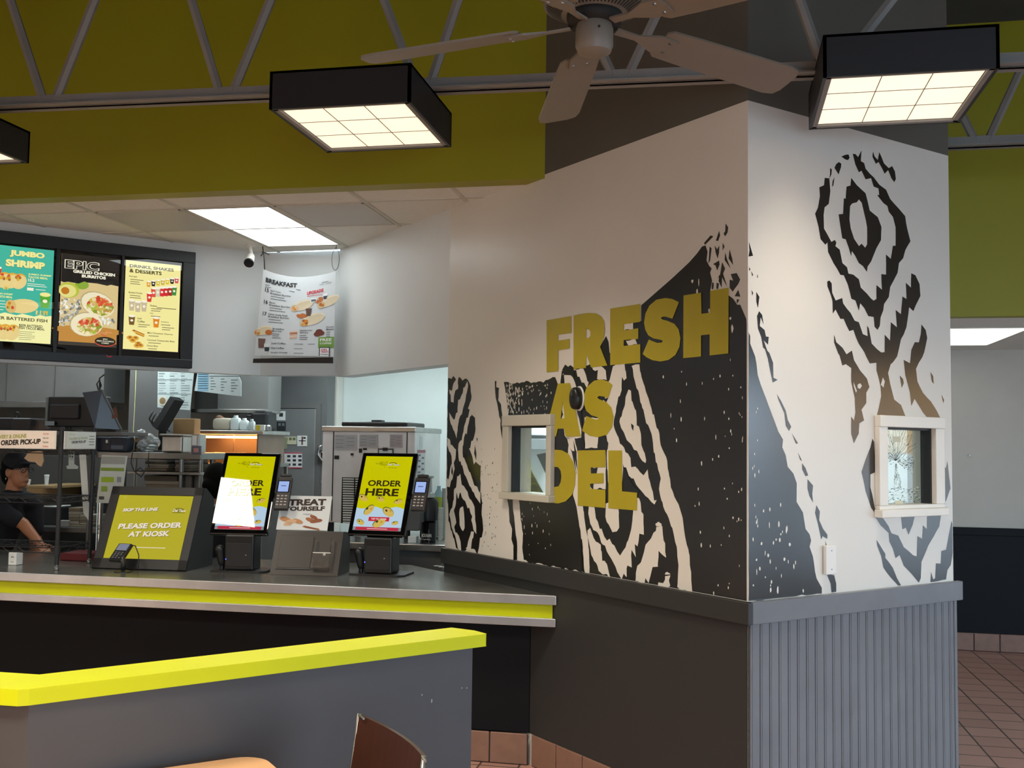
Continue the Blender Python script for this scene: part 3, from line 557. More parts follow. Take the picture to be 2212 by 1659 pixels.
# ------------------------------------------------------------------ pass windows set into the mural walls
TRIMG = mat('window trim paint', '#b8b3a4', .45, var=.03); TRIMW = mat('white window trim', '#e6dfd2', .45, var=.02)
GLASS = mat('window glass', '#dfeeee', .02, var=0, trans=1)
def pass_window(label, fr, w, out, mt, crack=False):
    u0, v0, u1, v1 = w; a0, b0, a1, b1 = out
    t = thing('wall_window', label, 'window', fr.p((a0+a1)/2, b0, 0))
    m = MB()
    m.fbox(fr, a0, v1, .001, a1, b1, .035, mt, .003); m.fbox(fr, a0, b0+.035, .001, a1, v0, .028, mt, .003)
    m.fbox(fr, a0, v0, .001, u0, v1, .03, mt, .003); m.fbox(fr, u1, v0, .001, a1, v1, .03, mt, .003)
    for q in ((u0-.002, v0, u0+.012, v1), (u1-.012, v0, u1+.002, v1)): m.fbox(fr, q[0], q[1], -.05, q[2], q[3], .004, BLACKM)
    m.fbox(fr, u0, v1-.01, -.05, u1, v1, .004, BLACKM); m.build('frame', t)
    MB().fbox(fr, a0-.006, b0, .001, a1+.006, b0+.035, .045, mt, .003).build('sill', t)
    p = MB().fbox(fr, u0+.01, v0, -.04, u1-.01, v1-.008, -.034, GLASS).build('pane', t)
    if crack:
        m = MB(); ink, pale = mat('crack shadow', '#2b332f', .4), mat('crack glint', '#d9dfd0', .3)
        W_, H_ = u1-u0-.03, v1-v0-.02; C0 = (u0+.015+W_*.38, v0+H_*.60)
        def cl(p): return (min(max(p[0], u0+.016), u1-.016), min(max(p[1], v0+.004), v1-.012))
        for i in range(420):
            a = random.choice((random.uniform(.4, 2.9), random.uniform(2.3, 3.6), random.uniform(-.5, .2), random.uniform(-1.7, -1.2)))
            r = random.uniform(.02, .17)*(1 if a > .2 else .8); q = (C0[0]+r*cos(a), C0[1]+r*sin(a)); l = random.uniform(.003, .012); b = a+random.uniform(-.5, .5); th = random.uniform(.0006, .0018)
            m.flat(fr, [cl((q[0]-l*cos(b), q[1]-l*sin(b))), cl((q[0]+th*sin(b), q[1]-th*cos(b))), cl((q[0]+l*cos(b), q[1]+l*sin(b))), cl((q[0]-th*sin(b), q[1]+th*cos(b)))], random.choice((ink, ink, pale)), -.033)
        for i in range(150):
            q = (u0+.016+W_*random.uniform(.05, .95), v0+random.uniform(.004, .075)**1); l = random.uniform(.003, .014); th = random.uniform(.0006, .002); b = random.uniform(-.3, .5)
            m.flat(fr, [cl((q[0]-l*cos(b), q[1]-l*sin(b))), cl((q[0]+th*sin(b), q[1]-th*cos(b))), cl((q[0]+l*cos(b), q[1]+l*sin(b))), cl((q[0]-th*sin(b), q[1]+th*cos(b)))], random.choice((ink, ink, pale)), -.033)
        for i in range(16):
            a = .35+i*.17; P = [C0]
            for k in range(1, 7): P.append(cl((C0[0]+k*.028*cos(a+random.uniform(-.1, .1)), C0[1]+k*.028*sin(a+random.uniform(-.1, .1)))))
            m.tube([fr.p(p_[0], p_[1], -.033) for p_ in P], .0007, ink, 4)
        m.build('cracks', p)
        m = MB()
        for (x, y, w_, h_) in ((.40, .90, .12, .035), (.44, .025, .11, .022)): m.flat(fr, [(u0+W_*x+s*w_/2*.5+.015, v0+H_*y+q*h_/2*.7) for s, q in ((-1, -1), (1, -1), (1, 1), (-1, 1))], pr('#d8cfae'), -.032)
        m.build('tape', p)
    return t
outM = [FM.px(*p) for p in ((1095, 897), (1200, 897), (1200, 1085), (1095, 1080))]
pass_window('small grey trimmed window over the letters, showing a bright office', FM, w1, (outM[0][0], 1.355, outM[1][0], 1.806), TRIMG)
outR = [FRT.px(*p) for p in ((1888, 897), (2028, 903))]
pass_window('small white trimmed window with shattered glass beside the far edge of the mural', FRT, w2, (outR[0][0], 1.345, outR[1][0], 1.80), TRIMW, True)
# office things seen through the left one
MB_ = MB().box((pY(1118, 930, 7.05).x, 7.05, pY(1118, 940, 7.05).z), (pY(1178, 930, 7.05).x, 7.199, pY(1118, 905, 7.05).z), pr('#cfd4d6'), .004); o = MB_.build('wall_cabinet'); tag(o, 'pale cabinet on the office wall behind the grey trimmed window', 'cabinet')
DZ_ = pY(1190, 1125, 6.45).z
for lab, Q in (('left dark slanted board inside the office window', [(1108, 982), (1128, 978), (1206, 1125), (1176, 1125)]), ('right dark slanted board inside the office window', [(1160, 982), (1190, 976), (1262, 1125), (1228, 1125)])):
    m = MB(); m.prism(Fr((0, 6.45, 0), (1, 0, 0)), [(p.x, p.z) for p in [pY(x, y, 6.45) for x, y in Q][::-1]], -.02, 0, pr('#2f312a')); o = m.build('leaning_board'); tag(o, lab, 'board', 'dark boards leaning in the office')
m = MB().box((-1.48, 6.2, .01), (-.2, 6.72, min(DZ_, pY(1262, 1125, 6.45).z)-.002), pr('#8a8d8e'), .01); o = m.build('office_desk'); tag(o, 'grey office desk behind the window in the mural wall', 'desk')
a, b = pY(1100, 971, 7.0), pY(1200, 948, 7.0); o = MB().box((a.x, 7.0, a.z), (b.x, 7.199, b.z), pr('#7c8082'), .004).build('wall_shelf'); tag(o, 'grey shelf on the office wall behind the grey trimmed window', 'shelf')
# camera puck and blank plate
c = FM.px(1254, 861); t = thing('security_camera', 'black oval camera mounted between the A and S of the mural', 'camera', FM.p(c[0], c[1]-.05, .004))
m = MB(); m.lathe([(.001, .05), (.026, .05), (.034, .045), (.036, .03), (.036, .012)], BLACK, FM.p(*c, 0), NM, 32)
for i, v in enumerate(m.v):
    q = v-FM.p(*c, 0); h = q.dot(ZV); m.v[i] = v+ZV*h*.55
m.build('housing', t, True)
m = MB(); m.lathe([(.038, .014), (.040, .008), (.040, .004)], PLW, FM.p(*c, 0), NM, 32)
for i, v in enumerate(m.v): m.v[i] = v+ZV*(v-FM.p(*c, 0)).dot(ZV)*.55
m.build('wall_mount', t, True)
m = MB(); m.lathe([(.001, .0525), (.010, .0525), (.012, .050)], GLOSS, FM.p(c[0], c[1]+.012, 0), NM, 20); m.build('lens', t, True)
a, b = FRT.px(1776, 1178), FRT.px(1799, 1239)
t = thing('wall_plate', 'blank white switch plate low on the bright mural wall', 'switch plate', FRT.p((a[0]+b[0])/2, b[1], .003))
MB().fbox(FRT, a[0], b[1], .003, b[0], a[1], .022, PLW, .004).build('cover', t)
for v in (.18, .82): MB().lathe([(.003, 0), (.003, .0015), (.001, .002)], STEELD, FRT.p((a[0]+b[0])/2, b[1]+(a[1]-b[1])*v, .022), NR, 10).build('screw', t)

# ------------------------------------------------------------------ hanging box lights
DIFF = mat('lit prismatic lens', (1, .83, .62), .5, var=.1, scale=4, emit=1.05)
def box_light(label, x0, y0, watt, spread, w=.585, d=.62):
    z0, z1 = 2.965, 3.118
    t = thing('hanging_light', label, 'ceiling light', (x0+w/2, y0+d/2, z0), 'black box lights hanging under the trusses')
    m = MB(); th = .012
    m.box((x0, y0, z0), (x0+w, y0+th, z1), BLACKM); m.box((x0, y0+d-th, z0), (x0+w, y0+d, z1), BLACKM)
    m.box((x0, y0, z0), (x0+th, y0+d, z1), BLACKM); m.box((x0+w-th, y0, z0), (x0+w, y0+d, z1), BLACKM); m.box((x0, y0, z1-.01), (x0+w, y0+d, z1), BLACKM)
    m.build('housing', t)
    m = MB(); e = .034
    for q in ((0, 0, w, e), (0, d-e, w, d), (0, 0, e, d), (w-e, 0, w, d)): m.box((x0+q[0]+.002, y0+q[1]+.002, z0+.001), (x0+q[2]-.002, y0+q[3]-.002, z0+.012), GALV, .003)
    m.build('lens_frame', t)
    l = MB().box((x0+e, y0+e, z0+.012), (x0+w-e, y0+d-e, z0+.02), DIFF).build('lens', t)
    m = MB()
    for k in (1, 2):
        x = x0+e+(w-2*e)*k/3; y = y0+e+(d-2*e)*k/3
        m.box((x-.0015, y0+e, z0+.010), (x+.0015, y0+d-e, z0+.012), GALV); m.box((x0+e, y-.0015, z0+.010), (x0+w-e, y+.0015, z0+.012), GALV)
    m.build('divider', l)
    for sx in (.12, w-.12):
        MB().box((x0+sx-.012, 4.075, z1), (x0+sx+.012, 4.125, 3.165), BLACKM).build('hanger', t)
    lamp('light_source', 'AREA', (x0+w/2, y0+d/2, z0+.009), watt, WARM, (w-2*e-.02, d-2*e-.02), spread)
    return t
box_light('black box light above the counter, left of the ceiling fan', -1.765, 3.755, 27, 124)
box_light('black box light in front of the mural corner, right of the ceiling fan', .355, 3.74, 9, 104)
box_light('black box light cut off by the left edge of the photo', -3.845, 3.70, 25, 136)

# ------------------------------------------------------------------ ceiling fan
FC = Vector((-.33, 2.656, 2.762)); PH = 3.138
t = thing('ceiling_fan', 'white five blade ceiling fan hanging in front of the truss', 'ceiling fan', FC)
DARKG = mat('dark gap', '#14120f', .8)
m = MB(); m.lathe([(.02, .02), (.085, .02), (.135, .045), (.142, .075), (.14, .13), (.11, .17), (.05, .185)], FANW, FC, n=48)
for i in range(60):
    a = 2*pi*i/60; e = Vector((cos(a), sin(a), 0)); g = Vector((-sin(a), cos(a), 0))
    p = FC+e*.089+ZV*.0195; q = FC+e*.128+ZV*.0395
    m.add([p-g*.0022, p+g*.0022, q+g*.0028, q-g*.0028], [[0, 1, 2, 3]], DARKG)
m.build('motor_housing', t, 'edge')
MB().lathe([(.07, -.005), (.074, .01), (.074, .022)], DARKG, FC, n=32).build('hub', t, True)
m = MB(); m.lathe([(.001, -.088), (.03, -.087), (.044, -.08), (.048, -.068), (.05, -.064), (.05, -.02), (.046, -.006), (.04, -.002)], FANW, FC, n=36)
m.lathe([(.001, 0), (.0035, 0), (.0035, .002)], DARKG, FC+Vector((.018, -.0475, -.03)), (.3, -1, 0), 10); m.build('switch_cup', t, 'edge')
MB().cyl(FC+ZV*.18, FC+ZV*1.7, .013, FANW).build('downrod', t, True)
for k in range(5):
    a = PH-k*2*pi/5; e = Vector((cos(a), sin(a), -.095)).normalized(); g = Vector((-sin(a), cos(a), 0)); tilt = radians(-13)
    gg = g*cos(tilt)+e.cross(g)*sin(tilt)
    out = [(.20, -.045), (.215, -.058), (.30, -.062), (.60, -.068), (.632, -.06), (.642, -.035), (.642, .035), (.632, .06), (.60, .068), (.30, .062), (.215, .058), (.20, .045)]
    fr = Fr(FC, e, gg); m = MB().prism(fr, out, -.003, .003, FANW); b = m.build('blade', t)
    m = MB(); ir = [(.065, -.012), (.13, -.010), (.19, -.035), (.245, -.03), (.25, 0), (.245, .03), (.19, .035), (.13, .010), (.065, .012)]
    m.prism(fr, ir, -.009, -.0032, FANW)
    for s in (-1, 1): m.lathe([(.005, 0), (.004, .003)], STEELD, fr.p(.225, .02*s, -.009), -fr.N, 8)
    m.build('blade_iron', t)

# ------------------------------------------------------------------ fixtures of the soffit ceiling
TROF = mat('lit troffer lens', (.90, .98, 1), .4, var=0, emit=4.5)
def troffer(label, x0, y0, x1, y1, z, group=None, lens=TROF):
    t = thing('recessed_light', label, 'ceiling light', ((x0+x1)/2, (y0+y1)/2, z-.008), group)
    m = MB(); e = .018
    for q in ((x0, y0, x1, y0+e), (x0, y1-e, x1, y1), (x0, y0, x0+e, y1), (x1-e, y0, x1, y1)): m.box((q[0], q[1], z-.008), (q[2], q[3], z-.0005), GRIDM, .002)
    m.build('frame', t); MB().box((x0+e, y0+e, z-.004), (x1-e, y1-e, z-.001), lens).build('lens', t)
troffer('bright cool white panel light in the tiled ceiling above the menu banner', -3.25, 5.75, -2.68, 6.955, T)
troffer('bright panel light in the low ceiling at the far right', 1.50, 7.56, 2.095, 8.80, 2.5, None, mat('lit warm troffer lens', (1, .96, .9), .4, var=0, emit=2.2))
vm = bpy.data.materials.new('perforated vent face'); vm.use_nodes = True; nt = vm.node_tree; b_ = nt.nodes['Principled BSDF']
g_ = nt.nodes.new('ShaderNodeNewGeometry'); vo = nt.nodes.new('ShaderNodeTexVoronoi'); vo.inputs['Scale'].default_value = 62; vo.inputs['Randomness'].default_value = 0
rp = nt.nodes.new('ShaderNodeValToRGB'); rp.color_ramp.elements[0].position = .28; rp.color_ramp.elements[1].position = .34
rp.color_ramp.elements[0].color = (.06, .06, .055, 1); rp.color_ramp.elements[1].color = (.5, .49, .45, 1)
nt.links.new(g_.outputs['Position'], vo.inputs['Vector']); nt.links.new(vo.outputs['Distance'], rp.inputs[0]); nt.links.new(rp.outputs[0], b_.inputs['Base Color'])
def vent(label, x0, y0, x1, y1):
    t = thing('ceiling_vent', label, 'vent', ((x0+x1)/2, (y0+y1)/2, T-.01), 'perforated ceiling vents')
    m = MB(); e = .015
    for q in ((x0, y0, x1, y0+e), (x0, y1-e, x1, y1), (x0, y0, x0+e, y1), (x1-e, y0, x1, y1)): m.box((q[0], q[1], T-.01), (q[2], q[3], T-.0005), GRIDM, .002)
    m.build('frame', t); MB().box((x0+e, y0+e, T-.006), (x1-e, y1-e, T-.001), vm).build('grille', t)
vent('square perforated vent right of the bright ceiling panel', -2.655, 5.755, -2.085, 6.345)
vent('square perforated vent left of the bright ceiling panel, above the menu boards', -3.855, 5.755, -3.275, 6.345)
# small white bullet camera on the soffit
p = pP(541, 545, Vector((0, 6.9, 0)), Vector((0, 1, 0))); t = thing('bullet_camera', 'white bullet security camera under the ceiling beside the menu banner', 'camera', (p.x, p.y, T-.16))
top = Vector((p.x, p.y, T)); q = pY(541, 556, 6.85); r_ = pY(535, 577, 6.75)
m = MB().lathe([(.035, -.012), (.035, 0)], PLW, top, n=20); m.tube([top, top+Vector((0, 0, -.03)), q+Vector((0, .02, .01))], .012, PLW, 10); m.build('mount', t, 'edge')
m = MB().lathe([(.026, 0), (.03, .01), (.033, .085), (.033, .09)], PLW, q+(q-r_).normalized()*.02, r_-q, 24); m.build('body', t, 'edge')
MB().lathe([(.034, .088), (.036, .1), (.034, .106), (.02, .104)], BLACK, q+(q-r_).normalized()*.02, r_-q, 24).build('lens_hood', t, 'edge')

# ------------------------------------------------------------------ service counter
MUX = lambda y: K.x-(y-K.y)
t = thing('service_counter', 'long steel topped service counter with a lime band and black front', 'counter', (-3.5, 5.7, 0))
YF = 5.1834
def strip(y0, y1, z0, z1, mt, name, off=0, bev=0):
    m = MB(); m.prism(FZ, [(-6.99, y0), (MUX(y0)-.012-off, y0), (max(MUX(y1), -1.9)-.012-off, y1), (-6.99, y1)], z0, z1, mt); o = m.build(name, t)
    if bev: md = o.modifiers.new('weld', 'WELD'); md = o.modifiers.new('bevel', 'BEVEL'); md.width = bev; md.segments = 2; md.limit_method = 'ANGLE'
    return o
TOPM = mat('worn steel worktop', '#94948e', .26, .85, var=.25, scale=3)
m = MB(); m.prism(FZ, [(-6.99, YF+.004), (MUX(YF+.004)-.012, YF+.004), (MUX(6.25)-.035, 6.25), (-6.99, 6.25)], CT-.046, CT, TOPM); m.build('worktop', t)
strip(YF, YF+.012, CT-.046, CT+.001, RIM, 'front_rim', 0, .003)
strip(YF+.022, YF+.10, .775, CT-.046, LIME, 'lime_band')
strip(YF+.002, YF+.10, .733, .775, RIM, 'lower_rim', 0, .003)
strip(5.345, 5.40, .16, .74, NAVY, 'front_panel'); strip(YF+.10, 5.40, .735, CT-.05, BLACKM, 'core'); strip(5.5, 6.2, .1, CT-.05, GREYP, 'cabinet')
# sticker marks on the steel at the wall end
fr = Fr((0, 0, CT+.0008), (1, 0, 0), (0, 1, 0)); q = [pZ(x, y, CT) for x, y in ((942, 1222), (1005, 1234))]
m = MB(); fk = Fr((q[0].x, q[0].y, 0), (q[1]-q[0]), ZV.cross(q[1]-q[0]), ZV); L_ = (q[1]-q[0]).length
for k in range(6):
    a = L_*k/6; m.flat(fk, [(a, -.02), (a+.016, -.026), (a+.03, -.02), (a+.028, .0), (a+.036, .02), (a+.02, .026), (a+.012, .006), (a+.002, .012)], pr('#d6d2c4'), CT+.0012)
o = m.build('counter_sticker'); tag(o, 'worn white strip of marks flat on the steel counter near the wall', 'sticker')
q = pZ(1002, 1238, CT); o = MB().lathe([(.001, .001), (.055, .001), (.055, .0)], pr('#d6d2c4'), q, n=28).build('counter_sticker'); tag(o, 'round white sticker flat on the steel counter end', 'sticker')

# ------------------------------------------------------------------ half wall with a lime cap
zc = 1.0
A, B_ = pZ(48, 1490, zc), pZ(1052, 1369, zc)
dn = (B_-A); dn.z = 0; L = dn.length; dn.normalize(); nn = Vector((dn.y, -dn.x, 0))
t = thing('half_wall', 'charcoal half wall with a bright lime cap in front of the counter', 'half wall', ((A.x+B_.x)/2, (A.y+B_.y)/2, 0))
bk = -nn*.165
Lx = Vector((-4.2, A.y-.03, zc)); bkx = Vector((0, .165, 0))
inner = pZ(85, 1457, zc); e1 = B_-dn*.035+bk
poly = [(Lx.x, Lx.y), (A.x-.01, A.y-.002), (A.x+.012, A.y+.012), (B_.x, B_.y), (B_.x+bk.x*.45, B_.y+bk.y*.45), (e1.x, e1.y), (inner.x, inner.y), (Lx.x, inner.y)]
m = MB().prism(FZ, poly, zc-.042, zc, LIME); o = m.build('cap', t)
bv = o.modifiers.new('bevel', 'BEVEL'); bv.width = .006; bv.segments = 2; bv.limit_method = 'ANGLE'; bv.angle_limit = radians(50)
e2 = B_-dn*.045; ia = A-nn*.02; cb = e2-nn*.02
poly2 = [(Lx.x, Lx.y+.02), (A.x+.005, A.y+.022), (cb.x, cb.y), (cb.x+bk.x*.75, cb.y+bk.y*.75), (inner.x, inner.y-.025), (Lx.x, inner.y-.025)]
MB().prism(FZ, poly2, 0, zc-.042, CHAR).build('panel', t)
fr = Fr(cb, -dn*-1); m = MB()
FP = Fr((A.x+.005, A.y+.022, 0), dn)
for x, y, s in ((932, 1514, .006), (911, 1501, .0025), (1008, 1486, .002), (997, 1486, .002)):
    u, v = FP.px(x, y); m.flat(FP, [(u-.0012, v-s), (u+.0012, v-s*.8), (u+.0015, v+s), (u-.0008, v+s*.9)], pr('#c9c9c4'), .0015)
m.build('paint_chip', t)

# ------------------------------------------------------------------ table and chair
zt = .75; pa, pb = pZ(352, 1659, zt), pZ(505, 1637, zt); dx = (pb-pa); dx.z = 0; dx.normalize(); dy = Vector((dx.y, -dx.x, 0))
cr = pa+dx*((pZ(575, 1640, zt)-pa).dot(dx))
t = thing('dining_table', 'light wood dining table top at the bottom edge, in front of the half wall', 'table', cr-dx*.35+dy*.35-ZV*zt)
rr = .08; pts = []
for cx, cy, a0 in ((-rr, rr, -90), (-rr, .7-rr, 0), (-1.1+rr, .7-rr, 90), (-1.1+rr, rr, 180)):
    for k in range(7):
        a = radians(a0+15*k); pts.append((cx+rr*cos(a), cy+rr*sin(a)))
FT = Fr(Vector((cr.x, cr.y, 0)), dx, dy, -ZV); FT.N = dx.cross(dy)
up = FT.N.z
m = MB(); m.prism(FT, pts, (zt-.03)*up, zt*up, WOOD) if up > 0 else m.prism(FT, pts, -zt, -(zt-.03), WOOD); m.build('table_top', t)
pc = cr-dx*.55+dy*.35
MB().cyl((pc.x, pc.y, .03), (pc.x, pc.y, zt-.03), .035, BLACKM).build('pedestal', t, 'edge')
m = MB()
for s in (dx, dy):
    n_ = Vector((-s.y, s.x, 0)); M = Matrix((s, n_, ZV)).transposed().to_4x4(); M.translation = Vector((pc.x, pc.y, 0)); m.box((-.3, -.03, 0), (.3, .03, .035), BLACKM, .01, M)
m.build('foot', t)
zk = .86; a, b = pZ(775, 1544, zk), pZ(912, 1634, zk)
u = (b-a); u.z = 0; wd = u.length; u.normalize(); f = Vector((u.y, -u.x, 0))     # f: from the back towards the seat front
mid = (a+b)/2
t = thing('dining_chair', 'dark brown wooden back chair with thin steel frame beside the half wall', 'chair', (mid.x, mid.y, 0))
fr = Fr(Vector((a.x, a.y, zk)), u, ZV-f*.14)
m = MB()
N = 10; vs = []
for j in range(2):
    for i in range(N+1):
        s = i/N; c_ = .028*4*s*(1-s)
        for h in (0, -.36): vs.append(fr.p(s*wd, h, -c_+ (0 if j == 0 else -.012)))
fs = []
for j in (0, 1):
    o_ = j*(N+1)*2
    for i in range(N): q = [o_+i*2, o_+i*2+1, o_+i*2+3, o_+i*2+2]; fs.append(q if j == 0 else q[::-1])
n2 = (N+1)*2
for i in range(N): fs += [[i*2, i*2+2, n2+i*2+2, n2+i*2], [i*2+1, n2+i*2+1, n2+i*2+3, i*2+3]]
fs += [[0, n2, n2+1, 1], [N*2, N*2+1, n2+N*2+1, n2+N*2]]
m.add(vs, fs, BROWN); m.build('backrest', t)
seat0 = Vector((a.x, a.y, .45))+f*.06
fs_ = Fr(seat0, u, f, u.cross(f)); sg = fs_.N.z
m = MB(); sp = [(.0, .0), (wd, 0), (wd-.01, .36), (wd-.05, .40), (.05, .40), (.01, .36)]; m.prism(fs_, sp, -.009, .009, BROWN); m.build('seat', t)
for s in (0, 1):
    x = u*(s*(wd+.008)-.004)
    top = fr.p(s*wd+(.004 if s else -.004), .002, -.004); low = Vector((a.x, a.y, .42))+x+f*.05
    MB().tube([top, low, Vector((a.x, a.y, .012))+x-f*.05], .007, STEEL, 8).build('back_leg', t, True)
    MB().tube([low+Vector((0, 0, -.005)), Vector((a.x, a.y, .42))+x+f*.40, Vector((a.x, a.y, .012))+x+f*.44], .009, STEEL, 8).build('front_leg', t, True)
    m = MB(); m.tube([fr.p(s*wd, 0, 0), fr.p(s*wd+(.03 if s else .05), (-.004 if s else .0), .004)], .0035, STEEL, 6); m.build('edge_clip', t)
# ------------------------------------------------------------------ things on the counter
def slant(cx, cy, z, yaw, tilt):                                     # frame on a leaning face: u from the centre, v up the face
    U = Vector((cos(yaw), sin(yaw), 0)); nb = Vector((-sin(yaw), cos(yaw), 0))
    return Fr((cx, cy, z), U, nb*sin(tilt)+ZV*cos(tilt)), U, nb
def wedge(mb, cx, cy, z, yaw, tilt, w, h, dep, htop, mt):
    U = Vector((cos(yaw), sin(yaw), 0)); nb = Vector((-sin(yaw), cos(yaw), 0))
    F_ = Fr(Vector((cx, cy, z))-U*w/2, nb, ZV, U)
    P = [(0, 0), (dep, 0), (dep, htop), (h*sin(tilt)+.03, h*cos(tilt)), (h*sin(tilt), h*cos(tilt))]
    return mb.prism(F_, P, 0, w, mt)
def logo(pn, u, v, w, l=5, col='#f4f4e8', dark='#2a2412'):           # taco-shop lettering mark
    pn.oval(u+w*.5, v+.012, w*.30, w*.11*pn.w/pn.h*1.0, pr(dark) if False else em(dark, .3), l, .05)
    pn.tx('Del Taco', u+w*.02, v+.026, .022, em(col, .8), l+1, w=w*.96, bold=.03, shear=.25)
# slanted order sign
SX = (-3.329, 5.522, CT+.001, .068, .427); fr, U, nb = slant(*SX)
t = thing('order_sign', 'large slanted black sign reading PLEASE ORDER AT KIOSK on the counter', 'sign', SX[:3])
wedge(MB(), *SX, .583, .515, .36, .40, BLACKM).build('case', t)
m = MB(); h, w = .515, .583
for q in ((-w/2, 0, w/2, .062), (-w/2, .462, w/2, h), (-w/2, 0, -.238, h), (.238, 0, w/2, h)): m.fbox(fr, q[0], q[1], .0, q[2], q[3], .012, BLACKM, .002)
m.build('frame', t)
pn = Panel(Fr(fr.p(-.238, .062), fr.U, fr.V), .476, .40, .003)
pn.rect(0, 0, 1, 1, em('#b6ac2c', .95), 0)
P_ = em('#f0e4d0', .9); SH_ = em('#6a5c18', .8)
for d, mt, l in ((.006, SH_, 2), (0, P_, 3)):
    pn.tx('SKIP THE LINE', .10+d, .27+d, .052, mt, l, w=.46, bold=.045, shear=.15, rot=.05)
    pn.tx('PLEASE ORDER', .095+d, .545+d, .085, mt, l, w=.83, bold=.045, shear=.12, rot=.045)
    pn.tx('AT KIOSK', .25+d, .665+d, .085, mt, l, w=.54, bold=.045, shear=.12, rot=.045)
pn.tx('Del Taco', .765, .255, .045, P_, 6, w=.165, bold=.03, shear=.2); pn.oval(.84, .225, .075, .035, em('#8c8420', .8), 4); pn.rect(.76, .262, .93, .27, SH_, 4)
pn.rect(.40, .815, .78, .825, P_, 3); pn.build('display', t)
# little customer display on a stem in front of it
p = pZ(266, 1236, CT); t = thing('pin_pad', 'small black pin pad on a round foot in front of the slanted order sign', 'card reader', (p.x, p.y, CT))
MB().lathe([(.05, .0), (.049, .005), (.02, .012), (.014, .014)], BLACK, p, n=28).build('foot', t, 'edge')
hd = pY(250, 1205, p.y-.0); MB().tube([p+ZV*.012, p+ZV*.045, p+ZV*.075+Vector((-.005, .0, 0)), hd+Vector((.005, .03, .012))], .014, BLACK, 10).build('stem', t, True)
fr, U, nb = slant(hd.x, hd.y-.01, hd.z-.01, -.12, .80)
b = MB().fbox(fr, -.046, -.004, -.022, .046, .125, 0, BLACK, .006).build('body', t)
pn = Panel(Fr(fr.p(-.036, .07), fr.U, fr.V), .072, .048, .0006); pn.rect(0, 0, 1, 1, em('#8f93a8', .7)); pn.build('display', b)
m = MB()
for i in range(4):
    for j in range(3): m.fbox(fr, -.03+j*.022, .012+i*.013, 0, -.016+j*.022, .02+i*.013, .002, GREYP)
m.build('key', b)
c0 = fr.p(.04, .12, -.01); MB().tube([c0, c0+Vector((.035, -.02, .0)), c0+Vector((.065, -.03, -.05)), c0+Vector((.07, -.035, -.11)), (c0.x+.07, c0.y-.04, CT+.004)], .003, BLACK, 6).build('cable', t, True)
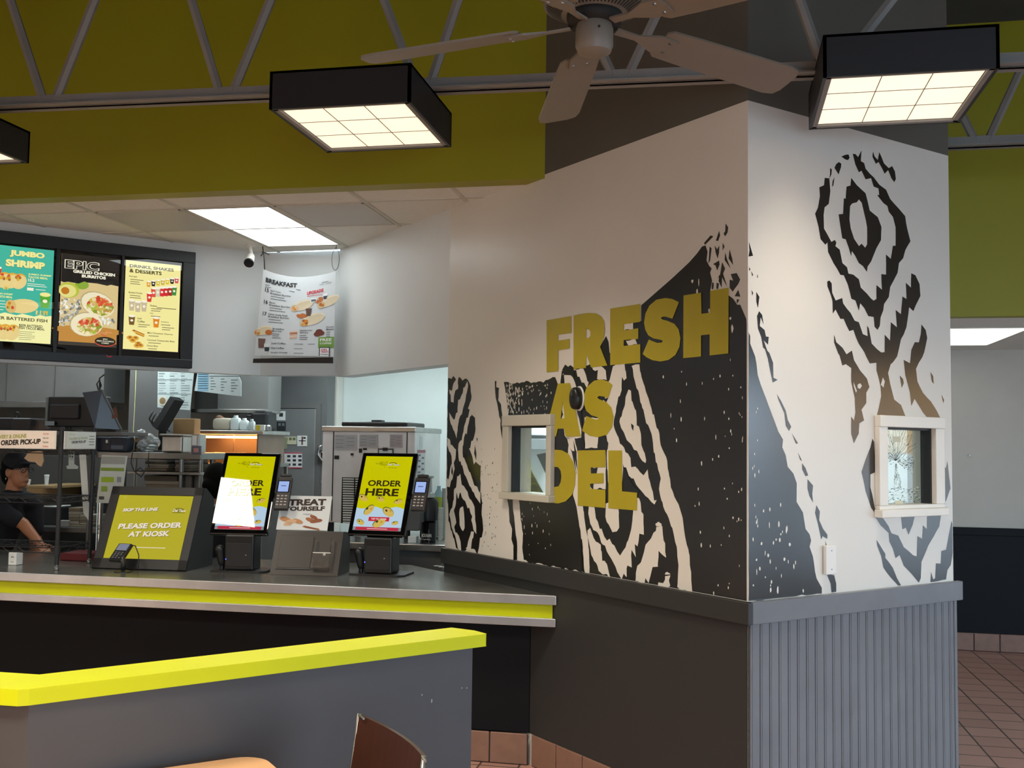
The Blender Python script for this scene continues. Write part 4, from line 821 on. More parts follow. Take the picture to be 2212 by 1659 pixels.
# kiosks
TAC, LET, SHELL = em('#e0c060', .8), em('#5c7a20', .7), em('#c99c38', .8)
def taco(pn, u, v, s, rot=0, l=3):
    pn.oval(u, v, s, s*.36, LET, l, rot); pn.oval(u+s*.05, v+s*.05, s*.95, s*.33, TAC, l+1, rot); pn.oval(u-s*.3, v-s*.1, s*.2, s*.09, em('#3c3a18', .7), l+2, rot); pn.oval(u+s*.35, v-s*.08, s*.16, s*.08, SHELL, l+2, rot)
def kiosk(label, C, yaw, base, paler=1.0):
    t = thing('order_kiosk', label, 'kiosk', (base[0], base[1], CT), 'self order kiosks')
    bx, by = base; tilt = .436; w, h = .348, .524
    fr, U, nb = slant(*C, yaw, tilt)
    s = MB().fbox(fr, -w/2, 0, -.032, w/2, h, 0, GLOSS, .007).build('screen', t)
    pn = Panel(Fr(fr.p(-w/2+.027, .030), fr.U, fr.V), w-.054, h-.055, .0008); Y_ = em('#c8c400', .95); D_ = em('#33290c', .9)
    pn.rect(0, 0, 1, 1, Y_, 0)
    wave = [(0, .69)]+[(k/12, .70+.018*sin(k*1.1)) for k in range(13)]+[(1, .955), (0, .955)]
    pn.poly(wave[1:], em('#b4cde0', .95), 1); pn.rect(0, .955, 1, 1, em('#8e98a0', .8), 1); pn.rect(.06, .957, .95, .998, em('#c03048', .9), 2); pn.rect(.3, .974, .72, .982, em('#f0d8d8', .8), 3)
    pn.tx('Say', .235, .115, .022, D_, 3, w=.06); pn.tx('HELLO', .315, .125, .05, D_, 3, w=.17, bold=-.005); pn.tx('to', .43, .155, .012, D_, 3)
    pn.oval(.60, .10, .085, .018, D_, 3); pn.oval(.60, .103, .075, .013, Y_, 4); pn.tx('Del Taco', .49, .13, .03, em('#101008', .9), 5, w=.26, bold=.05, shear=.2); pn.tx('Del Taco', .493, .128, .026, em('#f4f4e8', .9), 6, w=.25, bold=.015, shear=.2); pn.tx('BETTER MEX', .53, .165, .012, D_, 3, w=.17)
    pn.tx('ORDER', .15, .415, .082, D_, 8, w=.71, bold=.03); pn.tx('HERE', .13, .545, .10, D_, 8, w=.70, bold=.035)
    for u_, v_, s_, r_ in ((.10, .57, .11, .5), (.47, .58, .09, .4), (.85, .61, .09, -.3), (.27, .73, .13, -.9), (.68, .75, .14, .6), (.14, .895, .09, .5), (.86, .895, .07, -.2)): taco(pn, u_, v_, s_, r_, 3)
    pn.rect(.30, .825, .73, .88, em('#c82838', .9), 7); pn.tx('TAP TO ORDER', .515, .862, .022, em('#f8e8e8', .9), 8, w=.32, bold=.02, al='C'); taco(pn, .53, .90, .14, -.5, 7)
    pn.build('display', s)
    m = MB(); z = CT; F0 = Fr((bx, by, z), U, ZV, -nb)
    m.fbox(F0, -.085, .012, -.13, .085, .215, .012, BLACK, .008); m.fbox(F0, -.065, .175, .012, .065, .181, .014, DARKG); m.fbox(F0, -.075, .035, .012, .075, .168, .0145, BLACKM, .003); m.build('printer', t)
    MB().lathe([(.004, 0), (.004, .002), (.001, .0025)], STEEL, F0.p(.042, .10, .0145), F0.N, 10).build('lock', t)
    MB().lathe([(.004, 0), (.004, .002), (.001, .0025)], em('#5560ff', 2.5), F0.p(-.076, .075, .012), F0.N, 10).build('status_light', t)
    m = MB(); m.prism(Fr((bx, by, z), U, nb, ZV), [(-.16, -.04), (.13, -.045), (.165, -.01), (.16, .17), (-.16, .17)], .0005, .011, BLACKM); m.build('base_plate', t)
    m = MB(); pt = fr.p(0, .16, -.032); m.tube([Vector((bx, by, z+.06))+nb*.12, Vector((bx, by, z+.24))+nb*.12, pt], .028, BLACKM, 12); m.fbox(fr, -.09, .06, -.05, .09, .26, -.03, BLACKM, .004); m.build('stand', t, 'edge')
    sc = MB(); q = Vector((bx, by, z))-U*.11; sc.cap(q+ZV*.05+nb*.02, q+ZV*.13+nb*.0-U*.01, .022, .026, BLACK); sc.cyl(q+nb*.02+ZV*.012, q+ZV*.05+nb*.02, .014, BLACK); sc.build('scanner', t, 'edge')
    fk = Fr(fr.p(w/2+.012, .20, .012), fr.U, fr.V, fr.N)
    r = MB().fbox(fk, 0, -.045, -.028, .088, .165, 0, mat('dark plastic', '#1e1a1c', .4), .008).build('card_reader', t)
    pn = Panel(Fr(fk.p(.012, .068), fk.U, fk.V), .062, .066, .0008); pn.rect(-.08, -.08, 1.08, 1.06, GLOSS, 0); pn.rect(0, 0, 1, 1, em('#9db4e8', 1.0), 1); pn.rect(.25, .4, .75, .48, em('#50608a', .9), 2); pn.build('display', r)
    m = MB()
    for i in range(4):
        for j in range(3): m.fbox(fk, .013+j*.023, -.018+i*.0185, 0, .028+j*.023, -.010+i*.0185, .0025, mat('key white', '#b0a8a0', .5), .001)
    m.build('key', r)
    m = MB(); m.fbox(fk, -.02, .04, -.035, .05, .07, -.027, BLACKM); m.fbox(fk, .01, .165, -.02, .078, .185, -.002, mat('dark plastic', '#1e1a1c', .4), .006); m.build('reader_bracket', t)
    return t
kiosk('order kiosk beside the slanted sign, with pale glare over its screen', (-2.761, 5.62, 1.104), .12, (-2.737, 5.60))
q = pY(811, 1157, 5.70)
kiosk('order kiosk nearest the mural wall, right of the black menu holder', (q.x, q.y, q.z), -.03, (-1.925, 5.69))
# menu holder box with acrylic pocket, TREAT YOURSELF card behind it
SX = (-2.328, 5.570, CT+.001, .095, .43); fr, U, nb = slant(*SX)
t = thing('menu_holder', 'dark slanted empty menu holder box between the two kiosks', 'holder', SX[:3])
wedge(MB(), *SX, .396, .263, .26, .225, mat('dark brown plastic', '#2e2925', .4)).build('case', t)
m = MB(); m.fbox(fr, -.165, .04, 0, .03, .235, .004, mat('dark brown plastic', '#2e2925'), .002); m.fbox(fr, -.17, .034, 0, .035, .037, .008, GREYP); m.build('front_panel', t)
m = MB(); a0, a1, b0, b1 = .045, .148, .035, .20; AC = mat('smoky acrylic', '#6f6a64', .1, var=0, alpha=.25)
m.fbox(fr, a0, b0, .002, a1, b1, .004, AC); m.fbox(fr, a0, b0, .03, a1, b0+.09, .032, AC); m.fbox(fr, a0, b0, .002, a1, b0+.004, .032, CLEAR)
for x in (a0, a1-.004): m.fbox(fr, x, b0, .002, x+.004, b1+.01, .032, CLEAR)
m.fbox(fr, a0, b0+.088, .029, a1, b0+.092, .033, PLW); m.lathe([(.008, 0), (.008, .002), (.001, .002)], PAPER, fr.p(a0+.06, b0+.09, .0045), fr.N, 14)
m.build('acrylic_pocket', t)
c = [fr.px(*p) for p in ((588, 1146), (698, 1148), (706, 1064))]
FC_ = Fr(fr.p(c[0][0], .291, -.06), fr.U, fr.V); w_, h_ = c[1][0]-c[0][0]+.005, c[2][1]-.291
t = thing('promo_card', 'white TREAT YOURSELF card with pastries standing behind the menu holder', 'card', FC_.p(w_/2, 0, 0))
MB().fbox(FC_, 0, 0, -.003, w_, h_, 0, PAPER).build('card', t)
pn = Panel(FC_, w_, h_, .0003); DK = pr('#332018')
pn.tx('TREAT', .16, .30, .19, DK, 2, w=.74, bold=.05, rot=.03); pn.tx('YOURSELF', .09, .46, .13, DK, 2, w=.80, bold=.05, rot=.03); pn.rect(.48, .53, .66, .54, DK, 2); pn.rect(.53, .56, .60, .567, DK, 2)
BR_ = [pr(x) for x in ('#a8663c', '#8e4f2c', '#c68a58', '#d9b088')]
for u_, v_, r_, k in ((.70, .62, .085, 1), (.64, .70, .10, 0), (.78, .72, .10, 1), (.73, .74, .09, 0), (.15, .70, .12, 2), (.27, .76, .11, 3), (.40, .75, .11, 2), (.22, .83, .09, 3)): pn.oval(u_, v_, r_, r_*.55, BR_[k], 2+k, random.uniform(-.4, .4))
for i in range(4): pn.poly([(.50+.02*i, .90+.01*i), (.54+.02*i, .87+.01*i), (.84+.01*i, .95+.012*i), (.82, .97+.008*i)], BR_[i % 3], 3+i % 2)
pn.build('print', t)
# white box with a logo near the rack foot
p = pZ(26, 1221, CT); t = thing('small_box', 'small white box with a dark logo at the left end of the counter', 'box', (p.x, p.y+.03, CT+.001))
MB().box((p.x-.027, p.y, CT+.001), (p.x+.027, p.y+.06, CT+.075), PAPER, .003).build('carton', t)
pn = Panel(Fr((p.x-.024, p.y, CT+.004), (1, 0, 0)), .048, .07, .0004); pn.oval(.5, .38, .22, .07, pr('#40443c')); pn.oval(.5, .42, .15, .05, PAPER, 2); pn.rect(.3, .75, .7, .8, pr('#8a8a84')); pn.build('print', t)
# wire rack with its two signs
FRp, BRp = Vector((-3.763, 5.372, 0)), Vector((-3.795, 5.735, 0)); lx = Vector((-.72, -.02, 0))
zs = [pY(122, y, 5.372).z for y in (1184, 1076, 968)]
t = thing('wire_rack', 'black wire shelving rack standing on the left end of the counter', 'rack', FRp+lx*.5+ZV*CT)
CN = [FRp, BRp, BRp+lx, FRp+lx]
ztop = zs[2]+.125
for c in CN:
    MB().cyl(c+ZV*(CT+.03), c+ZV*ztop, .0125, BLACKM, n=12).build('post', t, 'edge')
    MB().lathe([(.011, .0), (.014, .002), (.014, .016), (.008, .02), (.008, .03)], STEELD, c+ZV*(CT+.001), n=12).build('foot', t, 'edge')
for z in zs:
    m = MB()
    for i in range(4):
        a, b = CN[i], CN[(i+1) % 4]
        m.tube([a+ZV*z, b+ZV*z], .0035, BLACKM, 6); m.tube([a+ZV*(z-.03), b+ZV*(z-.03)], .003, BLACKM, 6)
        n = max(4, int((b-a).length/.05)); m.tube([a+(b-a)*k/n+ZV*(z if k % 2 else z-.03) for k in range(n+1)], .002, BLACKM, 5)
    for k in range(1, 16): f = k/16; m.tube([CN[0]+lx*f+ZV*z, CN[1]+lx*f+ZV*z], .0015, BLACKM, 4)
    for c in CN: m.cyl(c+ZV*(z-.04), c+ZV*(z+.012), .018, BLACKM, n=12)
    m.build('shelf', t)
FS = Fr(FRp+Vector((0, -.022, 0)), (1, .02, 0)); u1, v1 = FS.px(118, 932); v0 = FS.px(118, 968)[1]
t = thing('rack_sign', 'long white ORDER PICK-UP sign across the front of the wire rack', 'sign', FS.p(u1-.32, v0, 0))
MB().fbox(FS, -.70, v0-.006, -.004, u1+.012, v1+.004, 0, PLW).build('holder', t)
wS = .66; pn = Panel(Fr(FS.p(u1-wS, v0), FS.U, FS.V), wS, v1-v0, .0008); pn.rect(0, 0, 1, 1, pr('#efe2d2'), 0)
GR, DKK = pr('#a8a840'), pr('#1c1810')
def U_(x): return (FS.px(x, 950)[0]-(u1-wS))/wS
pn.tx('DELIVERY & ONLINE', U_(57), .40, .24, GR, 2, w=.34, bold=.03, al='R', rot=.05, shear=.1); pn.tx('ORDER PICK-UP', U_(88), .76, .32, DKK, 2, w=U_(88)-U_(2), bold=.045, al='R', rot=.05, shear=.1)
for i, c in enumerate(('#b8584c', '#7a6a58', '#4a3c34', '#d0605c')): pn.tx(('DoorDash', 'Uber Eats', 'Postmates', 'Grubhub')[i], U_(93), .20+.25*i, .11, pr(c), 2, w=.055)
pn.build('print', t)
FS2 = Fr(FRp+Vector((.022, 0, 0)), BRp-FRp); a, b = FS2.px(146, 934), FS2.px(205, 972); vt = FS2.px(146, 933)[1]; vb = FS2.px(146, 968)[1]
t = thing('rack_sign', 'short white ORDER PICK-UP sign on the right side of the wire rack', 'sign', FS2.p((a[0]+b[0])/2, vb, 0))
MB().fbox(FS2, a[0]-.03, vb-.006, -.004, b[0]+.006, vt+.004, 0, PLW).build('holder', t)
pn = Panel(Fr(FS2.p(a[0], vb), FS2.U, FS2.V), b[0]-a[0], vt-vb, .0008); pn.rect(0, 0, 1, 1, pr('#e4e6de'), 0)
pn.tx('DELIVERY & ONLINE', .06, .50, .13, GR, 2, w=.64, rot=.04); pn.tx('ORDER PICK-UP', .14, .72, .15, DKK, 2, w=.50, bold=.03, rot=.04)
for i in range(4): pn.rect(.76, .22+.18*i, .96, .26+.18*i, pr('#7a6a68'), 2)
pn.tx('Del Taco', .06, .18, .08, GR, 2, w=.2); pn.build('print', t)
# receipts and sheets hanging by the rack
def sheet(name, label, cat, px, Y, col='#cfd3d0', parts=None, dep=.004, group=None):
    P = [pY(x, y, Y) for x, y in px]; m = MB()
    fr = Fr((0, Y, 0), (1, 0, 0)); m.prism(fr, [(p.x, p.z) for p in P[::-1]], -dep, 0, pr(col)); o = m.build(name); tag(o, label, cat, group); return o, fr
def marks(o, fr, items, Y):
    m = MB()
    for x0, y0, x1, y1, c in items:
        a, b = pY(x0, y0, Y), pY(x1, y1, Y); m.flat(fr, [(a.x, b.z), (b.x, b.z), (b.x, a.z), (a.x, a.z)], pr(c), .001)
    m.build('print', o)
sheet('receipt_strip', 'long white receipt strip hanging below the wire rack sign', 'receipt', [(171, 982), (185, 982), (193, 1108), (192, 1126), (180, 1108), (175, 1040)], 5.775, '#b9bfbb')
o, fr = sheet('receipt', 'short white receipt with a torn end hanging from the wire rack', 'receipt', [(148, 976), (160, 976), (160, 1003), (169, 1008), (167, 1013), (145, 1013), (143, 1007), (148, 1005)], 5.775, '#9aa5a2'); marks(o, fr, [(150, 979, 153, 982, '#202422'), (155, 979, 158, 982, '#202422'), (150, 984, 153, 987, '#202422'), (155, 985, 158, 988, '#202422')], 5.775)
# ------------------------------------------------------------------ menu boards, banner
t = thing('menu_board', 'black framed wall of three lit menu screens above the kitchen pass', 'menu board', pP(200, 795, FBL.O, FBL.N))
a, b = FBL.px(418, 548), FBL.px(410, 800); vt, vb, ur = a[1]+.0, b[1]+.01, a[0]
ul = ur-2.0
m = MB(); m.fbox(FBL, ul, vb, .0, ur, vt, .03, BLACK, .004)
scr = [[(-12, 528), (115, 545), (106, 745), (-20, 736)], [(132, 547), (256, 563), (247, 752), (123, 744)], [(270, 562), (388, 577), (380, 762), (261, 754)]]
R_ = []
for q in scr:
    c = [FBL.px(*p) for p in q]; R_.append(((c[0][0]+c[3][0])/2, (c[2][1]+c[3][1])/2, (c[1][0]+c[2][0])/2, (c[0][1]+c[1][1])/2))
for k in range(4):
    x0 = ul if k == 0 else R_[k-1][2]+.012; x1 = ur if k == 3 else R_[k][0]-.012
    m.fbox(FBL, x0, vb, .03, x1, vt, .06, BLACK, .004)
v1 = max(r[3] for r in R_)+.012; v0 = min(r[1] for r in R_)-.05
m.fbox(FBL, ul, v1, .03, ur, vt, .062, BLACK, .004); m.fbox(FBL, ul, vb, .03, ur, v0, .062, BLACK, .004)
m.build('frame', t)
def scrn(r, name, bgc):
    s = MB().fbox(FBL, r[0]-.01, v0+.004, .03, r[2]+.01, v1-.002, .04, GLOSS).build('screen', t)
    pn = Panel(Fr(FBL.p(r[0], r[1]), FBL.U), r[2]-r[0], r[3]-r[1], .041); pn.rect(0, 0, 1, 1, em(bgc, 1.0), 0); return s, pn
Yl, Dk, Wh = em('#f2e896', 1), em('#2c2818', 1), em('#f6f0d8', 1)
OR, BRN, GRN, RED, TN = [em(c, 1) for c in ('#e0a83c', '#a86a2c', '#5aa838', '#d04838', '#e6cf8a')]
def fries(pn, u, v, s, l=3):
    for i in range(9): x = u+random.uniform(-s, s); pn.poly([(x, v+.02), (x+.012, v+.02), (x+.012+random.uniform(-.03, .03), v-.025), (x+random.uniform(-.03, .03), v-.025)], random.choice((OR, TN, em('#e8b830', 1))), l+i % 3)
def wrap(pn, u, v, s, rot, l=3, cut=None):
    pn.oval(u, v, s, s*.28, TN, l, rot); pn.oval(u-s*.75*cos(rot), v-s*.35*sin(rot), s*.34, s*.26, em('#d8b870', 1), l+1, rot)
    for i in range(7): pn.oval(u-s*.75*cos(rot)+random.uniform(-.2, .2)*s, v-s*.35*sin(rot)+random.uniform(-.12, .12)*s, s*.10, s*.06, (OR, RED, BRN, em('#b8c860', 1))[i % 4] if cut is None else cut[i % len(cut)], l+2, random.uniform(0, 3))
def tacos(pn, u, v, s, l=3):
    for i in (2, 1, 0):
        x = u+s*.55*(i-1); pn.oval(x, v, s*.5, s*.36, OR, l, .6); pn.oval(x+.015, v+.012, s*.46, s*.33, TN, l+1, .6)
        for k in range(5): pn.oval(x-s*.1+random.uniform(-.25, .25)*s, v-s*.12+random.uniform(-.1, .1)*s, s*.10, s*.07, (BRN, OR, RED)[k % 3], l+2)
def cup(pn, u, v, w, h, c, l=3, lid=None):
    pn.poly([(u-w/2, v-h), (u+w/2, v-h), (u+w*.36, v), (u-w*.36, v)], c, l); pn.oval(u, v-h, w/2, w*.12, lid or Wh, l+1); pn.oval(u, v-h*.5, w*.22, h*.13, Wh, l+2)
s, pn = scrn(R_[0], 'screen', '#46b49c')
pn.tx('JUMBO', .24, .115, .075, Yl, 5, w=.60, bold=.06); pn.tx('SHRIMP', .18, .215, .075, Yl, 5, w=.67, bold=.06)
pn.tx('JUMBO', .235, .118, .078, em('#2a6a58', 1), 3, w=.61, bold=.07); pn.tx('SHRIMP', .175, .218, .078, em('#2a6a58', 1), 3, w=.68, bold=.07)
tacos(pn, .28, .36, .24); fries(pn, .12, .44, .12); cup(pn, .06, .36, .12, .12, RED); pn.tx('JUMBO SHRIMP', .57, .29, .022, Yl, 3, w=.40, bold=.03); pn.tx('TACOS MEAL', .57, .318, .022, Yl, 3, w=.34, bold=.03); pn.tx('15.2', .57, .355, .03, Wh, 3, w=.11, bold=.03); pn.lines(.56, .375, .38, 2, Wh); pn.rect(.56, .42, .67, .45, Wh, 3); pn.lines(.71, .43, .2, 1, Wh)
pn.tx('JUMBO SHRIMP', 0.02, .52, .022, Yl, 3, w=.30, bold=.03); pn.tx('BURRITO MEAL', .02, .548, .022, Yl, 3, w=.30, bold=.03); pn.lines(.02, .58, .24, 4, Wh, .03)
wrap(pn, .50, .62, .27, -.12, 3); cup(pn, .875, .62, .19, .14, GRN, 6, Yl); fries(pn, .82, .68, .15, 9)
pn.poly([(0, .72)]+[(k/10, .71+.012*sin(k*2.1)) for k in range(1, 10)]+[(1, .70), (1, 1), (0, 1)], em('#f2eeaa', 1), 2)
pn.tx('BEER BATTERED FISH', .93, .775, .034, Dk, 4, w=1.02-.08, bold=.02, al='R'); tacos(pn, .20, .90, .24, 4); pn.tx('BEER BATTERED', .45, .835, .026, Dk, 4, w=.40, bold=.02); pn.tx('FISH TACOS MEAL', .45, .862, .026, Dk, 4, w=.44, bold=.02); pn.lines(.45, .885, .34, 5, em('#8a8660', 1), .02, .005, 4)
pn.build('display', s)
s, pn = scrn(R_[1], 'screen', '#d8c088')
pn.poly([(0, 0), (1, 0), (1, .31), (.86, .30), (.8, .315), (.62, .30), (.45, .30), (.4, .29), (.3, .32), (.12, .31), (.05, .32), (0, .31)], em('#262320', 1), 6)
pn.tx('EPIC', .05, .165, .10, Wh, 8, w=.60, bold=.05); pn.tx('EPIC', .066, .161, .09, em('#262320', 1), 9, w=.565, bold=.012)
pn.tx('GRILLED CHICKEN', .20, .205, .034, Wh, 8, w=.73, bold=.05); pn.tx('BURRITOS', .35, .248, .034, Wh, 8, w=.42, bold=.05)
pn.oval(.14, .40, .18, .085, em('#b8c040', 1), 1); pn.oval(.12, .41, .15, .07, em('#e2dc88', 1), 2); pn.oval(.08, .41, .07, .04, em('#c07828', 1), 3); pn.oval(.36, .33, .12, .05, em('#88a838', 1), 1)
pn.rect(0, .82, 1, 1, em('#c0883c', 1), 1); pn.oval(.5, .83, .62, .05, em('#c0883c', 1), 2)
for i in range(90): pn.oval(random.uniform(.0, .34), random.uniform(.50, .80), random.uniform(.01, .04), random.uniform(.006, .02), em(random.choice(('#c8c8bc', '#70706a', '#e8e8dc', '#9a9a90')), 1), 2+i % 2, random.uniform(0, 3))
for i in range(26): pn.oval(random.uniform(.62, .95), random.uniform(.68, .76), .03, .012, em(random.choice(('#c8c8bc', '#70706a', '#e8e8dc')), 1), 2, random.uniform(0, 3))
for cx, cy, rx, ry, rot in ((.64, .53, .31, .135, .35), (.46, .76, .29, .135, -.1)):
    pn.oval(cx, cy, rx, ry, em('#b8a878', 1), 4, rot); pn.oval(cx+.01, cy+.005, rx*.96, ry*.95, em('#ece2c0', 1), 5, rot); pn.oval(cx+.05, cy+.02, rx*.72, ry*.72, em('#c8b050', 1), 6, rot)
    for i in range(60):
        a_, r_ = random.uniform(0, 2*pi), sqrt(random.random()); x, y = cx+.05+rx*.68*r_*cos(a_), cy+.02+ry*.68*r_*sin(a_)
        top = y < cy+.01
        pn.oval(x, y, random.uniform(.02, .055), random.uniform(.01, .022), em(random.choice(('#d85838', '#e0704a', '#c84830', '#e8d0a0') if top else ('#a8b840', '#dcd89a', '#88982c', '#c08850', '#ece0b0')), 1), 7+i % 2, random.uniform(0, 3))
for i in range(14): pn.oval(random.uniform(.5, .9), random.uniform(.83, .88), .03, .008, em(random.choice(('#c86838', '#d8905a')), 1), 4, random.uniform(-.5, .5))
pn.oval(.80, .945, .19, .052, RED, 9); pn.oval(.80, .938, .185, .05, Dk, 10)
for i, (x, w_) in enumerate((('EPIC', .08), ('FRESH GUACAMOLE', .30), ('COMBO', .13))): pn.tx(x, .80, .922+.022*i, .014, Wh, 11, w=w_, bold=.02, al='C')
pn.rect(0, .965, 1, 1, em('#3a3630', 1), 7); pn.build('display', s)
s, pn = scrn(R_[2], 'screen', '#f2e89c')
pn.tx('DRINKS, SHAKES', .07, .085, .042, Dk, 3, w=.80, bold=.03); pn.tx('& DESSERTS', .07, .135, .042, Dk, 3, w=.58, bold=.03)
SM = em('#6a6448', 1)
def item(u, v, tt, n=1, h=.02, w=None): pn.tx(tt, u, v, h, Dk, 3, w=w, bold=.015); pn.lines(u+.02, v+.02, .24, n, SM, .024, .007)
item(.07, .19, 'Beverages', 3); item(.07, .37, 'Bottled Drinks', 2, .018)
cols = ('#e0a030', '#303030', '#d8c040', '#c8b048', '#e0c030', '#282828', '#d04868')
for i, c in enumerate(cols): cup(pn, .42+.085*i, .28-.012*i, .08, .06, em(c, 1), 3)
for i, c in enumerate(('#d83830', '#e05040', '#d0d0b0', '#d83038', '#c83030', '#a83028', '#3c8c40')): cup(pn, .44+.075*i, .40-.008*i-(.0 if i else -.05), .10, .10, em(c, 1), 5)
for i in range(3): cup(pn, .13+.11*i, .565+.01*(i % 2), .11, .115, em('#c8b898', 1), 4)
item(.46, .50, 'Shakes', 2, .02); pn.rect(.58, .505, .94, .513, SM, 3); item(.46, .585, 'Large', 1, .016)
cup(pn, .14, .725, .12, .10, em('#7a5a30', 1), 4); item(.24, .655, 'Iced', 0, .02); item(.24, .69, 'Coffee', 2, .022)
cup(pn, .58, .735, .12, .11, em('#e08828', 1), 4); item(.67, .675, 'Strawberry', 0, .018); item(.67, .705, 'Lemonade', 2, .018)
for i in range(3): pn.poly([(.15+.03*i, .79+.015*i), (.18+.03*i, .775+.015*i), (.38, .82+.01*i), (.36, .835+.008*i)], (BRN, OR, BRN)[i], 3+i % 2)
item(.43, .81, 'Mini Cinnamon Churros', 1, .018, .46); item(.43, .89, 'Caramel Cheesecake Bites', 1, .018, .50); item(.43, .955, 'Donut Bites', 1, .018)
for u_, v_ in ((.12, .87), (.17, .90), (.22, .87), (.27, .93), (.31, .95), (.25, .955)): pn.oval(u_, v_, .06, .025, OR, 3); pn.oval(u_, v_-.005, .03, .012, BRN, 4)
pn.build('display', s)
q = pP(230, 771, FBL.O, FBL.N); t2 = MB(); F9 = Fr(q, FBL.U); t2.flat(F9, [(-.02, .012), (.0, .0), (.025, .006), (.02, -.004), (-.005, -.008)], pr('#c03038'), .0625); t2.build('red_sticker', t)

# breakfast banner
YB = 6.92
P = [pY(x, y, YB) for x, y in ((569, 581), (725, 586), (721, 770), (550, 768))]; P2 = [pY(x, y, YB) for x, y in ((549, 775), (720, 772), (720, 785), (548, 784))]
t = thing('menu_banner', 'white BREAKFAST menu banner hanging from the ceiling by two ties', 'banner', (P[0].x+.25, YB, P2[2].z))
O_, ex, ey = P[0], P[1]-P[0], P[3]-P[0]
def bq(u, v, n=0):                                                   # curved sheet: its top edge sags, the cloth bellies
    s = 4*u*(1-u); a = P[0]+(P[1]-P[0])*u; b = P[3]+(P[2]-P[3])*u
    p = a+(b-a)*v; return p+Vector((0, -.03*s-n, -.055*s*(1-v)))
m = MB(); NU, NV = 12, 10; vs = [bq(i/NU, j/NV) for j in range(NV+1) for i in range(NU+1)]
m.add(vs, [[(j+1)*(NU+1)+i, (j+1)*(NU+1)+i+1, j*(NU+1)+i+1, j*(NU+1)+i] for j in range(NV) for i in range(NU)], mat('banner cloth', '#cdd2d4', .6, var=.02))
m.build('sheet', t, True)
class Cloth(Panel):
    def add(s, vs, fs, mt):
        out = []
        for v in vs: q = v; out.append(bq(q.x, q.y, q.z+.002))
        o = len(s.v); s.v += out; k = s.m(mt)
        for f in fs: s.f.append([i+o for i in f][::-1]); s.mi.append(k)
        return s
    def poly(s, pts, mt, l=1): return s.flat(Fr((0, 0, 0), (1, 0, 0), (0, 1, 0)), pts, mt, l*.0006)
    def tx(s, t, u, v, h, mt, l=3, w=None, bold=0, al='L', rot=0, shear=0):
        vs, fs = glyphs(t, bold); x0 = min(p[0] for p in vs); x1 = max(p[0] for p in vs); y0 = min(p[1] for p in vs); y1 = max(p[1] for p in vs)
        ky = h/(y1-y0); kx = (w/(x1-x0)) if w else ky*1.15; of = {'L': 0, 'C': -.5, 'R': -1}[al]*(x1-x0)*kx
        return s.add([Vector((u+of+(p[0]-x0)*kx, v-(p[1]-y0)*ky-rot*((p[0]-x0)*kx), l*.0006)) for p in vs], fs, mt)
pn = Cloth(None, 1.0, 1.2)
INKB, GY = pr('#1c2026'), pr('#5c646a')
def B_t(*a, **k): pn.tx(*a, **k)
pn.tx('BREAKFAST', .055, .135, .055, INKB, 3, w=.45, bold=.04); pn.lines(.055, .165, .62, 2, GY, .024, .007); pn.lines(.83, .095, .13, 1, GY); pn.tx('7AM - 11AM', .80, .13, .018, GY, 3, w=.15)
for v, n, l1, l2 in ((.235, '15', 'Egg & Cheese', 'Breakfast Burrito'), (.375, '16', 'Bacon', 'Breakfast Burrito'), (.515, '17', 'Carne Asada Steak', 'Breakfast Burrito')):
    pn.tx(n, .06, v+.012, .045, INKB, 3, w=.055, bold=.02); pn.tx(l1, .14, v-.006, .022, INKB, 3, bold=.01); pn.tx(l2, .14, v+.024, .022, INKB, 3, w=.29, bold=.01); pn.lines(.15, v+.045, .23, 2, GY, .03, .007)
pn.tx('UPGRADE', .645, .232, .042, pr('#c8283c'), 3, w=.21, bold=.04, rot=.09); pn.rect(.65, .245, .87, .25, pr('#c8283c'), 3)
cB = [pr(c) for c in ('#d8c8a8', '#cdb890', '#e08a20', '#7a3418', '#b86830', '#e6dcc4', '#e8b090')]
def wrapb(u, v, s, fill, l=3):
    pn.oval(u, v, s, s*.45, cB[5], l, -.35); pn.oval(u+.01, v+.006, s*.9, s*.35, cB[0], l+1, -.35); pn.oval(u-s*.75, v+s*.28, s*.38, s*.3, cB[1], l+1, -.2)
    for i in range(8): pn.oval(u-s*.75+random.uniform(-.25, .25)*s, v+s*.28+random.uniform(-.18, .18)*s, s*.12, s*.09, fill[i % len(fill)], l+2, random.uniform(0, 3))
wrapb(.60, .36, .14, [cB[6], cB[2], cB[5]]); wrapb(.93, .34, .13, [cB[2], cB[3]]); wrapb(.74, .54, .15, [cB[2], cB[3], cB[2]])
for u, v in ((.80, .33), (.84, .30), (.57, .50), (.62, .49)): pn.oval(u, v, .05, .022, cB[4], 4, .4)
pn.poly([(.85, .24), (.91, .24), (.895, .33), (.86, .33)], pr('#e8eaea'), 4); pn.poly([(.857, .27), (.903, .27), (.897, .31), (.862, .31)], pr('#30383c'), 5); pn.poly([(.70, .28), (.78, .28), (.77, .33), (.69, .33)], pr('#e0e4e4'), 4); pn.rect(.705, .295, .765, .32, GY, 5); pn.poly([(.64, .405), (.72, .405), (.705, .50), (.655, .50)], pr('#5c4438'), 5)
wrapb(.10, .70, .12, [cB[6], cB[2], cB[4]]); pn.oval(.17, .72, .05, .03, cB[4], 5)
for u, v, ls in ((.22, .68, ('Breakfast', 'Burrito')), (.58, .69, ('Hashbrown', 'Sticks')), (.905, .66, ('Donut', 'Bites'))):
    for i, x in enumerate(ls): pn.tx(x, u, v+.028*i, .019, INKB, 3, w=min(.155, .0175*len(x)), bold=.012)
    pn.lines(u, v+.05, .13 if u < .9 else .07, 3, GY, .024, .007)
